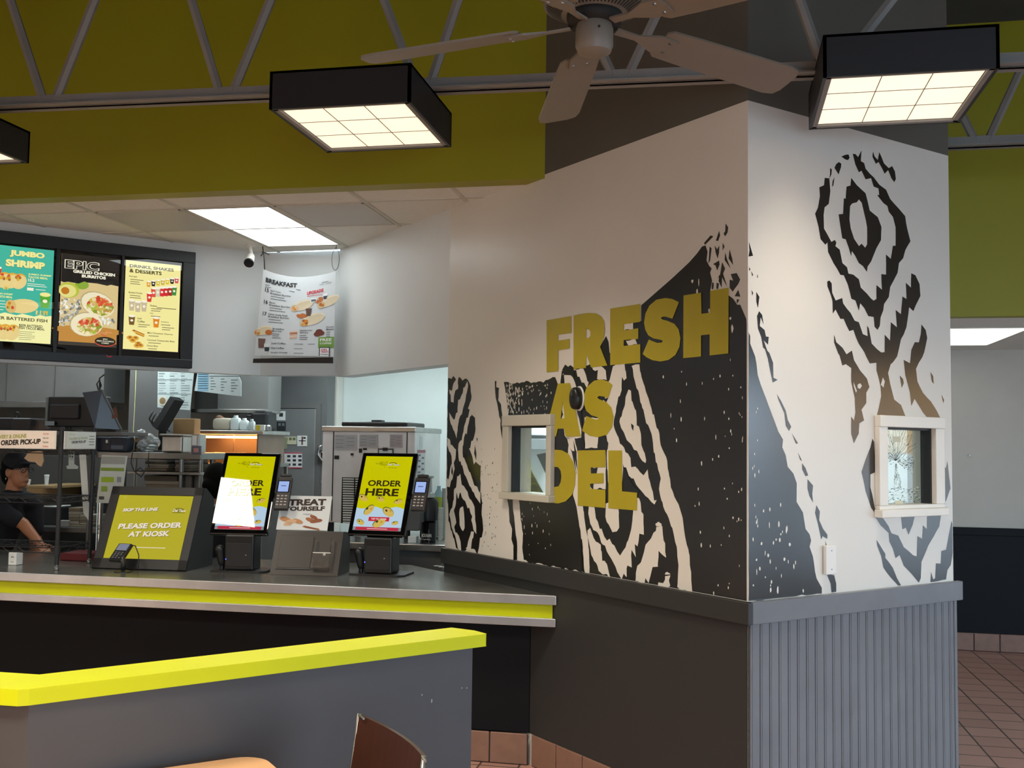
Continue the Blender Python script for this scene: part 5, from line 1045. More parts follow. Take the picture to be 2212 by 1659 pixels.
for i in range(5): pn.poly([(.45, .70+.018*i), (.55, .69+.018*i), (.55, .702+.018*i), (.45, .712+.018*i)], cB[(6, 4, 6, 5, 6)[i]], 3)
for u, v in ((.80, .73), (.84, .72), (.82, .70)): pn.oval(u, v, .045, .03, pr('#6a3020'), 3+int(u*10) % 2)
pn.poly([(.03, .80), (.135, .80), (.12, .91), (.045, .91)], pr('#6a5048'), 4); pn.poly([(.12, .86), (.21, .86), (.19, .965), (.135, .965)], pr('#d8dcdc'), 6); pn.poly([(.13, .90), (.20, .90), (.193, .95), (.138, .95)], pr('#28343a'), 7)
for i, x in enumerate(('Iced Coffee', 'Hot Coffee', 'Simply Orange')): pn.tx(x, .22, .86+.058*i, .022, INKB, 3, w=.017*len(x), bold=.015); pn.lines(.52, .85+.058*i, .13, 1, GY)
pn.lines(.69, .85, .10, 1, GY); pn.rect(.815, .77, 1.0, .90, pr('#6f9a3c'), 4)
for i, (x, w_) in enumerate((('FREE', .14), ('COFFEE', .14))): pn.tx(x, .905, .822+.035*i, (.036, .022, .012)[i], pr('#e8f0e0'), 6, w=w_, bold=.03, al='C')
pn.poly([(.83, .89), (.955, .89), (.955, 1.0), (.83, 1.0)], INKB, 7); pn.poly([(.84, .90), (.945, .90), (.945, 1.0), (.84, 1.0)], pr('#e8eaec'), 8)
for i, x in enumerate(('DEL', 'YEAH!', 'REWARDS')): pn.tx(x, .893, .933+.026*i, .022 if i < 2 else .011, pr('#c8283c') if i < 2 else INKB, 9, w=(.075, .09, .085)[i], bold=.03, al='C')
pn.build('print', t)
m = MB(); m.prism(Fr((0, YB-.002, 0), (1, 0, 0)), [(P2[3].x, P2[3].z), (P2[2].x, P2[2].z), (P2[1].x, P2[1].z), (P2[0].x, P2[0].z)], 0, .012, BLACK); m.build('bottom_bar', t)
a = bq(.02, .0); b = pY(567, 540, YB); b.z = T-.010; MB().tube([a, a+(b-a)*.5+Vector((.004, 0, 0)), b], .004, BLACK, 6).build('tie', t, True)
m = MB(); kz = b+ZV*-.05; m.tube([kz+Vector((-.012, 0, -.02)), kz+Vector((.01, -.01, 0)), kz+Vector((-.01, .01, .012)), kz+Vector((.03, 0, .0)), kz+Vector((.055, 0, -.012))], .004, BLACK, 6); m.build('knot', t, True)
a = bq(.985, .0); b = pY(727, 540, YB); b.z = T-.010; c0 = (a+b)/2; R0 = (b-a).length*.40
m = MB(); m.tube([c0+Vector((.028*cos(k*pi/8), 0, -.01+R0*sin(k*pi/8))) for k in range(16)], .0022, pr('#3a3834'), 6, True); m.tube([c0+ZV*(R0-.012), b], .0035, BLACK, 6); m.build('tie_loop', t, True)
# ------------------------------------------------------------------ kitchen behind the counter
def pb(mb, x0, y0, x1, y1, Y, dep, mt, bev=.004):
    a, b = pY(x0, y1, Y), pY(x1, y0, Y); return mb.box((a.x, Y, a.z), (b.x, Y+dep, b.z), mt, bev)
def pbz(mb, x0, y0, x1, z0, Y, dep, mt, bev=.004):                    # box standing on height z0
    a, b = pY(x0, y0, Y), pY(x1, y0, Y); return mb.box((a.x, Y, z0), (b.x, Y+dep, b.z), mt, bev)
def kb(name, label, cat, x0, y0, x1, y1, Y, dep, mt, z0=None, group=None, bev=.006):
    m = MB(); pb(m, x0, y0, x1, y1, Y, dep, mt, bev) if z0 is None else pbz(m, x0, y0, x1, z0, Y, dep, mt, bev)
    return tag(m.build(name), label, cat, group)
# exhaust hoods and wall panels
STEELK = mat('kitchen steel', '#7e7f7d', .42, .6, var=.12, scale=3)
t = thing('exhaust_hood', 'large stainless exhaust hood behind the wire rack', 'exhaust hood', pY(130, 868, 7.5))
m = MB(); a, b = pY(-190, 866, 7.5), pY(226, 790, 7.5); m.box((a.x, 7.5, a.z), (b.x, 7.8, 2.64), STEELK); m.build('canopy', t)
m = MB(); m.box((a.x, 7.49, a.z-.05), (b.x, 7.52, a.z), STEELD, .004); m.box((a.x, 7.52, a.z-.05), (b.x, 7.8, a.z-.03), STEELD); m.build('rim', t)
for k in range(1, 4): x = a.x+(b.x-a.x)*k/4; MB().box((x-.004, 7.494, a.z), (x+.004, 7.5, 2.64), STEELD).build('seam', t)
t = thing('exhaust_hood', 'smaller stainless hood behind the hanging paper sheets', 'exhaust hood', pY(500, 890, 7.9))
a, b = pY(470, 885, 7.9), pY(581, 800, 7.9); MB().box((a.x, 7.9, a.z), (b.x, 8.15, 2.64), STEELK).build('canopy', t)
a2 = pY(408, 883, 7.86); MB().box((a2.x, 7.86, a2.z-.03), (b.x, 8.15, a2.z), STEEL, .004).build('rim', t)
MB().box((a2.x, 7.95, a2.z), (a.x, 8.15, 2.64), mat('dark panel', '#3d3d3a', .5)).build('end_panel', t)
m = MB(); a = pY(278, 890, 7.3); m.box((a.x, 7.3, 0), (pY(342, 890, 7.3).x, 7.8, 2.64), GREYP); o = m.build('utility_column'); tag(o, 'grey panelled utility column left of the hanging paper sheet', 'column')
# walk-in cooler front with its door and notes
xa, xb = pY(581, 900, 8.6).x, pY(704, 900, 8.6).x
WALK = mat('walk-in cooler panel', '#6a6c6c', .4, .3, var=.06)
o = struct(MB().box((xa-.3, 8.62, 0), (xb, 8.8, 2.64), WALK), 'wall_cooler')
d0, d1 = pY(581, 883, 8.6), pY(673, 1300, 8.6)
m = MB().box((d0.x-.1, 8.585, .05), (d1.x, 8.62, d0.z), mat('cooler door', '#7c7e7e', .38, .3, var=.05), .006); dr = struct(m, 'door_1')
m = MB(); m.box((d1.x, 8.59, 0), (d1.x+.045, 8.625, d0.z+.05), GREYP); m.box((d0.x-.1, 8.59, d0.z+.006), (d1.x, 8.625, d0.z+.05), GREYP); struct(m, 'trim_3')
h = pY(690, 982, 8.5); t = thing('door_latch', 'chrome cooler latch with a pull chain beside the cooler door', 'latch', h)
m = MB(); m.lathe([(.03, 0), (.045, .02), (.04, .06), (.02, .075)], CHROME, (h.x, 8.62, h.z), (0, -1, 0), 20); m.tube([(h.x, 8.56, h.z-.05), (h.x-.03, 8.53, h.z), (h.x-.02, 8.53, h.z+.07), (h.x+.02, 8.55, h.z+.09)], .012, CHROME, 10); m.build('handle', t, 'edge')
lo = pY(690, 1045, 8.5); m = MB().tube([(h.x+.02, 8.54, h.z-.06), (h.x+.02, 8.54, lo.z)], .004, STEELD, 6); m.cap((h.x+.005, 8.54, lo.z), (h.x+.005, 8.54, lo.z+.02), .008, .006, STEELD); m.build('chain', t)
for lab, q, c, mk in (('white notice with black letters at the top of the cooler door', (597, 888, 616, 908), '#d4d8d6', [(603, 892, 611, 900, '#303432')]),
        ('dark notice under the white one on the cooler door', (598, 911, 617, 930), '#23282c', [(601, 914, 606, 920, '#6a7274'), (609, 914, 614, 920, '#6a7274')]),
        ('yellowish grid label on the cooler door', (613, 943, 640, 960), '#b8b49a', [(615, 945, 621, 951, '#6a6a4c'), (624, 945, 630, 951, '#6a6a4c'), (632, 945, 638, 951, '#5c6a4c')]),
        ('white tag with a cross mark on the cooler door', (642, 941, 663, 964), '#c9cbc6', [(651, 943, 654, 961, '#604040'), (645, 951, 660, 953, '#303030'), (655, 944, 660, 948, '#303030')]),
        ('red bordered chart low on the cooler door', (614, 977, 652, 1012), '#cfd0cc', [(614, 977, 652, 980, '#a83848'), (614, 1009, 652, 1012, '#a83848')]+[(620+12*i, 983+9*j, 627+12*i, 988+9*j, '#30303a') for i in range(3) for j in range(3)])):
    o, fr = sheet('door_notice', lab, 'notice', [(q[0], q[1]), (q[2], q[1]), (q[2], q[3]), (q[0], q[3])], 8.58, c); marks(o, fr, mk, 8.5755)
# hanging sheets
def hang(lab, px, Y, bands, tint):
    o, fr = sheet('paper_sheet', lab, 'paper', px, Y, tint)
    m = MB()
    for x0, y0, x1, y1, c in bands:
        a, b = pY(x0, y0, Y), pY(x1, y1, Y); m.flat(fr, [(a.x, b.z), (b.x, b.z), (b.x, a.z), (a.x, a.z)], pr(c), .001)
    m.build('print', o); return o, fr
bd = [(343+24*i, 801+5.2*j, 343+24*i+random.randint(8, 19), 803+5.2*j, random.choice(('#8a9496', '#6c7678', '#a8b0b0'))) for i in range(3) for j in range(16) if not (i == 0 and j > 9)]+[(341, 820, 415, 821, '#505c60'), (341, 851, 413, 852, '#505c60')]
o, fr = hang('tall white procedure sheet hanging under the menu boards', [(341, 797), (419, 800), (410, 886), (340, 880)], 7.28, bd, '#c4d2d0')
c = pY(352, 866, 7.28); m = MB(); m.lathe([(.038, 0), (.001, .0008)], pr('#d8d2c0'), (c.x, 7.2745, c.z), (0, -1, 0), 24); m.lathe([(.026, 0), (.001, .0008)], pr('#8a7450'), (c.x, 7.2735, c.z), (0, -1, 0), 24); m.build('food_picture', o)
bd = [(428, 804, 450, 845, '#8cb8d0')]+[(428, y, 449, y+1.2, '#48788c') for y in range(808, 842, 5)]+[(455+22*i, 816+6*j+2*i, 455+22*i+random.randint(6, 15), 818+6*j+2*i, '#707a7e') for i in range(3) for j in range(5)]+[(453, 812, 520, 813.5, '#404a50')]
hang('wide white chart with a blue column hanging beside the tall sheet', [(427, 802), (514, 808), (521, 824), (521, 856), (508, 855), (420, 844)], 7.28, bd, '#c8d4d2')
# stainless pass shelf: two decks on posts
SHZ = pY(300, 977, 6.6).z; a, b = pY(207, 980, 6.6), pY(434, 980, 6.6)
t = thing('pass_shelf', 'stainless pass shelf with packed decks behind the order sign', 'shelf', ((a.x+b.x)/2, 6.8, 0))
DZ = [SHZ, pY(300, 1018, 6.6).z, pY(300, 1062, 6.6).z]
MB().box((a.x, 6.6, SHZ-.045), (b.x, 7.3, SHZ), STEELD, .004).build('top_deck', t)
for z in DZ[1:]: MB().box((a.x+.25, 6.6, z-.02), (b.x, 7.1, z), STEELD, .003).build('deck', t)
for x, y in ((a.x+.03, 6.64), (a.x+.03, 7.06), (pY(389, 1000, 6.6).x, 6.62), (pY(389, 1000, 6.6).x, 7.06), (b.x-.02, 6.64), (b.x-.02, 7.06)): MB().cyl((x, y, 0), (x, y, SHZ-.03), .016, STEELD, n=12).build('post', t, 'edge')
# on the top deck
t = thing('receipt_printer', 'dark blue receipt printer on the end of the pass shelf', 'printer', pY(238, 975, 6.55))
m = MB(); pbz(m, 207, 944, 250, SHZ+.001, 6.62, .2, mat('navy plastic', '#1c2432', .4), .01); m.build('body', t); m = MB(); pbz(m, 238, 944, 272, SHZ+.001, 6.60, .2, mat('navy plastic', '#1c2432'), .01); m.build('cover', t)
m = MB(); pb(m, 239, 962, 266, 970, 6.597, .01, mat('pale label', '#6a7480', .5), 0); m.build('label_strip', t); m = MB(); pb(m, 228, 950, 233, 957, 6.612, .012, STEEL, .001); m.build('button', t)
def round_cup(lab, x, y0, w, z0, Y, mt, group=None, name='paper_cup', lid=None):
    a, b = pY(x-w/2, y0, Y), pY(x+w/2, y0, Y); r = (b.x-a.x)/2; c = Vector(((a.x+b.x)/2, Y+r, z0)); h = b.z-z0
    t = thing(name, lab, 'cup', c, group); MB().lathe([(r*.72, 0), (r, h), (r*.94, h), (r*.66, .006)], mt, c, n=20).build('cup', t, 'edge')
    MB().lathe([(r*.9, h), (r*1.06, h), (r*1.06, h+.006), (r*.9, h+.008), (.001, h+.008)], lid or mt, c, n=20).build('rim', t, 'edge'); return t
t = thing('food_pan', 'stainless food pan on the pass shelf under the tilted screen', 'pan', pY(380, 972, 6.62))
a, b = pY(349, 938, 6.63), pY(394, 938, 6.63); z0 = SHZ+.001
m = MB(); m.box((a.x, 6.63, z0), (b.x, 6.78, b.z-.01), STEEL, .012); m.build('body', t); m = MB().box((a.x-.012, 6.618, b.z-.012), (b.x+.012, 6.792, b.z), STEEL, .004); m.build('rim', t)
t = thing('metal_bin', 'small steel bin with a white card on the right end of the pass shelf', 'bin', pY(432, 972, 6.62))
m = MB(); pbz(m, 413, 938, 431, z0, 6.63, .10, STEEL, .006); m.build('body', t); m = MB(); pb(m, 415, 941, 425, 961, 6.626, .003, PAPER, 0); m.build('card', t)
m = MB(); pb(m, 413, 963, 433, 982, 6.58, .018, mat('label blue grey', '#5a5c68', .5), .002); m.build('label_holder', t); m = MB(); pb(m, 418, 968, 429, 977, 6.577, .003, pr('#b88480'), 0); m.build('label', t)
kb('cardboard_box', 'tan cardboard box behind the food pan', 'box', 374, 904, 420, 937, 7.17, .1, CARD, SHZ+.001)
t = thing('plastic_bag', 'pale bag of supplies on the pass shelf beside the yellow cable', 'bag', pY(305, 965, 6.7))
m = MB()
for q in ((0, 0, 0, .05), (.03, .02, .05, .045), (-.02, 0, .09, .035), (.06, .03, .02, .05)): c = pY(306, 962, 6.72); m.ell((c.x+q[0], 6.74+q[1], SHZ+.045+q[2]), (q[3], q[3], q[3]*.9), mat('pale plastic film', '#8d9290', .35))
o = m.build('bundle', t, True); r_ = o.modifiers.new('fuse', 'REMESH'); r_.mode = 'VOXEL'; r_.voxel_size = .012; r_ = o.modifiers.new('crumple', 'DISPLACE'); tx_ = bpy.data.textures.new('crumple', 'CLOUDS'); tx_.noise_scale = .03; r_.texture = tx_; r_.strength = .03
for i in range(3):
    c = pY(318+3*i, 972-3*i, 6.62); o = MB().ell((c.x, 6.65, SHZ+.012+.017*i), (.032, .022, .009), pr('#a4b2b0'), n=14).build('soap_pad', None, True); tag(o, ('lowest', 'middle', 'top')[i]+' pad of the small pale stack on the pass shelf by the yellow cable', 'pad', 'pale pads on the pass shelf')
# big black screen back, tilted screen, terminal
OZ = pY(150, 932, 6.35).z
t = thing('overshelf', 'thin overshelf carrying black screens above the wire rack', 'shelf', pY(150, 932, 6.4))
a, b = pY(-160, 932, 6.3), pY(268, 932, 6.3); MB().box((a.x, 6.28, OZ-.025), (b.x, 6.6, OZ), GREYP, .003).build('deck', t)
for x in (a.x+.03, pY(197, 932, 6.56).x): MB().cyl((x, 6.57, 0), (x, 6.57, OZ-.02), .015, GREYP, n=10).build('post', t, 'edge')
t = thing('order_monitor', 'large black order monitor seen from behind, over the rack signs', 'monitor', (pY(160, 932, 6.4).x, 6.45, OZ))
m = MB(); pb(m, 101, 857, 232, 922, 6.50, .05, BLACK, .008); m.build('screen', t); m = MB(); pb(m, 106, 873, 170, 905, 6.48, .03, mat('dark plastic', '#1e1a1c'), .01); m.build('back_cover', t)
m = MB(); pb(m, 96, 857, 104, 925, 6.49, .045, mat('clear tape', '#6a6e6a', .3), .004); m.build('plastic_wrap', t)
c = pY(150, 915, 6.53); MB().cyl((c.x, 6.53, OZ+.012), (c.x, 6.53, c.z), .02, BLACK).build('neck', t, 'edge'); MB().box((c.x-.1, 6.47, OZ+.001), (c.x+.07, 6.59, OZ+.014), BLACK, .004).build('foot', t)
m = MB(); pb(m, 97, 910, 117, 919, 6.477, .004, pr('#8f989a'), 0); m.build('label', t)
t = thing('tilted_monitor', 'tilted black monitor with taped paper, leaning over the overshelf', 'monitor', (pY(225, 932, 6.3).x, 6.36, OZ))
P = [pY(x, y, Yy) for x, y, Yy in ((178, 848, 6.30), (220, 843, 6.36), (262, 928, 6.44), (205, 925, 6.34))]
n_ = (P[1]-P[0]).cross(P[3]-P[0]).normalized(); n_ = n_ if n_.y > 0 else -n_
MB().add([p for p in P]+[p+n_*.03 for p in P], [[0, 1, 2, 3][::-1], [4, 5, 6, 7], [0, 4, 5, 1][::-1], [1, 5, 6, 2][::-1], [2, 6, 7, 3][::-1], [3, 7, 4, 0][::-1]], mat('dark screen film', '#242322', .25)).build('screen', t)
m = MB(); m.tube([P[1]-n_*.004, P[2]-n_*.004], .008, GREYP, 6); m.build('edge', t)
A_ = (P[0]*.25+P[2]*.75); m = MB().add([A_-n_*.004+Vector(v) for v in ((-.06, 0, .0), (.05, 0, .02), (.03, 0, .10), (-.02, 0, .06))], [[0, 1, 2, 3]], pr('#6a4636')); m.build('taped_paper', t)
m = MB(); c = (P[2]+P[3])/2+n_*.05; m.tube([c+ZV*.03, (c.x, c.y+.02, OZ+.012)], .018, BLACK); m.box((c.x-.09, c.y-.06, OZ+.001), (c.x+.09, c.y+.1, OZ+.014), BLACK, .004); m.build('stand', t, 'edge')
c = pY(214, 842, 6.42); m = MB(); m.tube([P[1]+n_*.02, c+Vector((-.005, 0, 0)), c+Vector((-.02, 0, .04)), c+Vector((.0, 0, .07)), c+Vector((.015, 0, .03)), c+Vector((.005, 0, .0)), c+Vector((.0, 0, .08)), c+Vector((.035, 0, .105))], .005, BLACK, 6); m.build('cable', t)
t = thing('label_printer', 'small black printer at the far left of the overshelf', 'printer', (pY(45, 932, 6.4).x, 6.45, OZ))
m = MB(); pbz(m, -6, 903, 67, OZ+.001, 6.42, .2, BLACK, .01); m.build('body', t); m = MB(); pbz(m, 26, 904, 66, OZ+.001, 6.40, .1, mat('dark plastic', '#1e1a1c'), .008); m.build('front', t); c = pY(37, 896, 6.5); MB().tube([c+Vector((.02*cos(k*pi/5), 0, .018*sin(k*pi/5))) for k in range(10)], .004, BLACK, 6, True).build('handle', t)
t = thing('register_screen', 'black register screen tilted on its stand, seen edge on before the paper sheets', 'monitor', pY(360, 938, 6.7))
P = [pY(x, y, Yy) for x, y, Yy in ((377, 864, 7.0), (398, 867, 7.05), (360, 932, 7.08), (338, 928, 7.03))]
n_ = Vector((-.6, .25, .35)); n_.normalize(); MB().add([p for p in P]+[p+n_*.06 for p in P], [[0, 1, 2, 3][::-1], [4, 5, 6, 7], [0, 4, 5, 1][::-1], [1, 5, 6, 2][::-1], [2, 6, 7, 3][::-1], [3, 7, 4, 0][::-1]], BLACK).build('screen', t)
c = pY(352, 900, 7.12); MB().tube([(c.x, c.y, SHZ+.012), c+Vector((0, 0, -.03)), c+Vector((.04, -.02, .04))], .03, BLACK, 12).build('arm', t, True); MB().box((c.x-.1, c.y-.1, SHZ+.001), (c.x+.1, c.y+.03, SHZ+.012), BLACK, .004).build('foot', t)
m = MB()
for k in range(5): q = pY(330+6*k, 905+4*(k % 3), 7.1); m.tube([q+ZV*.06, q+Vector((-.03, 0, 0)), q+Vector((.0, .01, -.05)), q+Vector((.05, 0, -.08))], .006, BLACK, 6)
m.build('cable', t, True)
m = MB(); m.tube([pY(294, 797, 7.2), pY(292, 860, 7.1), pY(288, 930, 6.86), pY(290, 938, 6.7), pY(291, 950, 6.59), pY(289, 972, 6.58), (pY(284, 976, 6.6).x, 6.6, SHZ+.006)], .0035, pr('#84844e'), 6); o = m.build('yellow_cable', None, True); tag(o, 'thin yellow cable dropping past the grey column to the pass shelf', 'cable')
m = MB(); q = lambda x, y: pY(x, y, 6.56); m.tube([q(286, 978), q(283, 1000), q(290, 1018), q(305, 1030), q(312, 1020), q(303, 1010), q(292, 1020)], .004, BLACK, 6); m.tube([q(322, 975), q(320, 1000), q(322, 1010)], .003, BLACK, 6); o = m.build('black_cable', None, True); tag(o, 'tangled black cable hanging below the pass shelf', 'cable')
# stacks on the lower decks
PAPC = [mat('kraft %d' % i, c, .8, var=.1) for i, c in enumerate(('#6b5f4c', '#7f7462', '#8e8678', '#5a5040', '#9a9288'))]
n = 0
for x0, x1, ys, Y, zb, where in ((314, 362, (1011, 1006, 1002, 997, 990), 6.66, DZ[1], 'upper left stack of kraft bags on the pass shelf'), (377, 408, (1011, 1007, 1003, 999, 990), 6.66, DZ[1], 'upper right stack of kraft bags on the pass shelf'), (312, 384, (1055, 1046, 1038, 1026), 6.66, DZ[2], 'lower left stack of trays on the pass shelf')):
    z = zb+.003
    for i, y in enumerate(ys):
        zt_ = pY(x0, y, Y).z
        if zt_ <= z+.003: zt_ = z+.012
        zt_ = min(zt_, (SHZ-.05 if zb == DZ[1] else DZ[1]-.03)); 
        if zt_ < z+.006: continue
        j = random.uniform(-3, 3); a, b = pY(x0+j, y, Y), pY(x1+j, y, Y)
        o = MB().box((a.x, Y+random.uniform(0, .02), z), (b.x, Y+.28, zt_-.001), PAPC[n % 5], .004).build('bag_bundle')
        tag(o, '%s bundle of the %s' % (('lowest', 'second', 'third', 'fourth', 'topmost')[i if i < len(ys)-1 else 4], where), 'bag bundle', 'kraft bundles on the pass shelf'); z = zt_; n += 1
kb('carton', 'grey carton on the lower right deck of the pass shelf', 'box', 400, 1027, 414, 1052, 6.64, .15, pr('#5c5a55'), DZ[2]+.001); kb('carton', 'dark carton beside the grey carton on the pass shelf', 'box', 419, 1027, 425, 1052, 6.66, .1, pr('#48443f'), DZ[2]+.001)
# price sheet in a holder, left of the order sign
t = thing('price_sheet', 'white and green price sheet standing left of the order sign', 'sheet', (pY(245, 1085, 6.2).x, 6.2, CT))
P = [pY(x, y, 6.15) for x, y in ((220, 983), (275, 985), (262, 1088), (208, 1086))]
fr = Fr((0, 6.15, 0), (1, 0, 0)); MB().prism(fr, [(p.x, p.z) for p in P[::-1]], -.004, 0, pr('#c2c8c2')).build('sheet', t)
m = MB(); marks_ = [(218, 1010, 268, 1018, '#7c9434'), (219, 1030, 246, 1042, '#9ab428'), (219, 1050, 232, 1062, '#88a440'), (253, 1030, 262, 1042, '#8a9090'), (214, 1072, 225, 1079, '#404440'), (220, 986, 270, 1003, '#9a9c96')]
for x0, y0, x1, y1, c in marks_: a, b = pY(x0, y0, 6.15), pY(x1, y1, 6.15); m.flat(fr, [(a.x, b.z), (b.x, b.z), (b.x, a.z), (a.x, a.z)], pr(c), .001)
m.build('print', t); a = pY(208, 1086, 6.15); b = pY(262, 1086, 6.15); m = MB(); m.box((a.x, 6.16, CT+.001), (a.x+.012, 6.175, a.z+.1), CLEAR); m.box((b.x-.012, 6.16, CT+.001), (b.x, 6.175, a.z+.1), CLEAR); m.box((a.x, 6.13, CT+.001), (b.x, 6.22, CT+.006), CLEAR); m.build('stand', t)
# prep table behind the rack with its clutter
TZ = pY(150, 1139, 6.95).z; a, b = pY(-140, 1139, 6.95), pY(216, 1139, 6.95)
t = thing('prep_table', 'steel prep table behind the wire rack', 'table', ((a.x+b.x)/2, 7.2, 0))
MB().box((a.x, 6.95, TZ-.04), (b.x, 7.46, TZ), STEELD, .004).build('table_top', t); MB().box((a.x+.02, 7.0, .35), (b.x-.02, 7.42, .38), STEELD).build('lower_shelf', t)
for x in (a.x+.04, b.x-.04):
    for y in (7.0, 7.42): MB().cyl((x, y, 0), (x, y, TZ-.03), .018, STEELD, n=10).build('leg', t, 'edge')
for x0, x1, ys, lab in ((148, 172, (1133, 1126, 1119, 1112, 1105, 1097), 'left stack of tan boxes on the prep table'), (172, 196, (1134, 1129, 1124, 1119, 1113), 'right stack of tan boxes on the prep table')):
    z = TZ+.001
    for i, y in enumerate(ys):
        a, b = pY(x0, y, 7.0), pY(x1+random.uniform(-2, 0), y, 7.0); o = MB().box((a.x, 7.0, z), (b.x, 7.2, b.z-.001), PAPC[(i+1) % 3], .003).build('clamshell_box')
        tag(o, '%s box of the %s' % (('lowest', 'second', 'third', 'fourth', 'fifth', 'topmost')[i if i < len(ys)-1 else 5], lab), 'box', 'tan boxes on the prep table'); z = b.z
kb('bus_tub', 'black tub on the prep table beside the worker', 'tub', 64, 1097, 128, 1136, 7.1, .3, BLACKM, TZ+.001)
kb('paper_pad', 'white paper pad lying over the black tub', 'paper', 78, 1093.5, 119, 1097, 7.1, .2, PAPER, pY(64, 1097, 7.1).z+.008)
kb('paper_tray', 'pale flat tray in front of the tan boxes', 'tray', 130, 1124, 147, 1138, 6.96, .03, pr('#8c8c8a'), TZ+.001)
kb('cardboard_box', 'open cardboard box hanging in front of the worker', 'box', 56, 1052, 124, 1072, 7.3, .3, CARD)
kb('heat_cabinet', 'dark grey heat cabinet behind the worker', 'cabinet', 46, 985, 222, 1075, 7.6, .5, mat('dark panel', '#3d3d3a'), pY(216, 1075, 7.5).z+.002)
kb('steam_table', 'dark steam table under the heat cabinet', 'counter', 40, 1075, 216, 1250, 7.5, .6, mat('dark panel', '#3d3d3a'), 0.0)
round_cup('white cup on the shelf board behind the worker', 98, 1028, 9, pY(98, 1048, 7.1).z, 7.1, PAPER); round_cup('short white cup beside the worker', 58, 1038, 9, pY(98, 1048, 7.1).z, 7.1, PAPER)
o = MB().box((pY(53, 1050, 7.05).x, 7.05, pY(98, 1048, 7.1).z-.022), (pY(115, 1050, 7.05).x, 7.599, pY(98, 1048, 7.1).z-.001), pr('#9a8058'), .003).build('board'); tag(o, 'thin tan board carrying two white cups', 'board')
kb('red_tray', 'red tray low behind the wire rack foot', 'tray', 129, 1196, 188, 1201, 5.8, .2, pr('#5c0e18'), CT+.001)
sheet('cleaning_cloth', 'crumpled cream paper under the top rack shelf, in front of the face of the worker', 'paper', [(52, 990), (62, 976), (90, 974), (93, 996), (89, 1008), (84, 1006), (75, 998), (62, 997)], 5.60, '#a88e70', dep=.01)
# heat lamp station with wrapped food
t = thing('heat_lamp_station', 'glowing orange heat lamp station left of the cooler door', 'heat lamp', pY(505, 1000, 7.400))
HM = mat('station steel', '#8a7668', .4, .6, var=.1)
zb, zt_ = pY(500, 1001, 7.400).z, pY(500, 938, 7.400).z; xa, xb = pY(447, 970, 7.400).x, pY(555, 970, 7.400).x
MB().box((xa-.3, 7.400, zt_-.0), (xb+.05, 7.900, zt_+.03), STEEL, .004).build('top_shelf', t)
m = MB(); m.box((xa-.3, 7.880, zb), (xb, 7.900, zt_), HM); m.box((xa-.3, 7.42, zb), (xa-.285, 7.88, zt_), HM); m.box((xb-.012, 7.420, zb), (xb, 7.880, zt_), HM); m.build('back_panel', t)
MB().box((xa-.31, 7.350, zb-.03), (xb+.05, 7.900, zb-.001), STEELD, .004).build('food_deck', t)
for x in (xa+.01, xb+.03): MB().box((x-.012, 7.410, 0), (x+.012, 7.435, zb-.02), STEELD).build('leg', t)
for x in (xa+.01, xb+.03): MB().box((x-.012, 7.870, 0), (x+.012, 7.895, zb-.02), STEELD).build('leg', t)
for x in (pY(482, 960, 7.420).x, xb-.02): MB().cyl((x, 7.60, zb), (x, 7.60, zt_), .006, HM, n=8).build('post', t)
MB().box((xa-.2, 7.550, zt_-.03), (xb-.03, 7.700, zt_-.012), mat('heat element', (1, .45, .12), .5, var=0, emit=16)).build('heat_element', t)
FO = [mat('foil wrap', '#d89a48', .3, .2, var=.2), mat('kraft wrap', '#c88a48', .6), mat('paper wrap', '#e8c890', .6)]
for i, (x0, y0, x1, y1, dy, lab) in enumerate(((446, 985, 462, 1001, .0, 'leftmost wrapped burrito under the heat lamp'), (462, 991, 497, 1001, .0, 'flat kraft tray of food under the heat lamp'), (455, 977, 480, 986, .12, 'top wrapped burrito behind the leftmost one under the heat lamp'), (465, 984, 490, 990, .10, 'long pale wrap lying behind the kraft tray under the heat lamp'))):
    a, b = pY(x0, y1, 7.360+dy), pY(x1, y0, 7.360+dy); m = MB(); z0 = zb+.001; rr = max(.018, (b.z-a.z)/2); zz = max(b.z-rr, zb+rr+.002)
    if i == 1: m.box((a.x, 7.380, z0+.003), (b.x, 7.540, b.z+.004), FO[1], .006)
    else: m.cap((a.x+rr, 7.380+dy+rr, zz), (b.x-rr*.8, 7.400+dy+rr, zz), rr, rr*.9, FO[i % 3], 16)
    o = m.build('wrapped_food', None, True if i != 1 else False); tag(o, lab, 'food', 'food under the heat lamp')
ZJ = zt_+.031
for i, (x, w, y0, lab, cc) in enumerate(((477, 40, 898, 'tan wrapped loaf of napkins on the heat station', '#b9b2a0'), (506, 20, 897, 'left white jug on top of the heat station', '#ccd8d8'), (525, 18, 903, 'middle white jug on top of the heat station', '#d8e4e4'), (542, 14, 905, 'right grey white jug on top of the heat station', '#b4c0c0'))):
    a, b = pY(x-w/2, y0, 7.500), pY(x+w/2, y0, 7.500); r = (b.x-a.x)/2; c = Vector(((a.x+b.x)/2, 7.500+r, ZJ)); h_ = b.z-ZJ
    t = thing('plastic_jug' if i else 'napkin_pack', lab, 'jug' if i else 'pack', c)
    m = MB(); m.box((c.x-r, 7.500, ZJ), (c.x+r, 7.500+2*r*.8, ZJ+h_*.85), pr(cc), .02 if i else .03); m.build('body', t, 'edge')
    if i: MB().lathe([(r*.5, h_*.84), (r*.45, h_), (.001, h_)], pr(cc), (c.x, c.y-.01, ZJ), n=16).build('cap', t, 'edge')
    else:
        m = MB(); m.cap((c.x-r*.5, 7.550, ZJ+h_*.8), (c.x+r*.6, 7.550, ZJ+h_*.45), .03, .02, pr('#7c5c48')); m.build('loose_wrap', t, True)
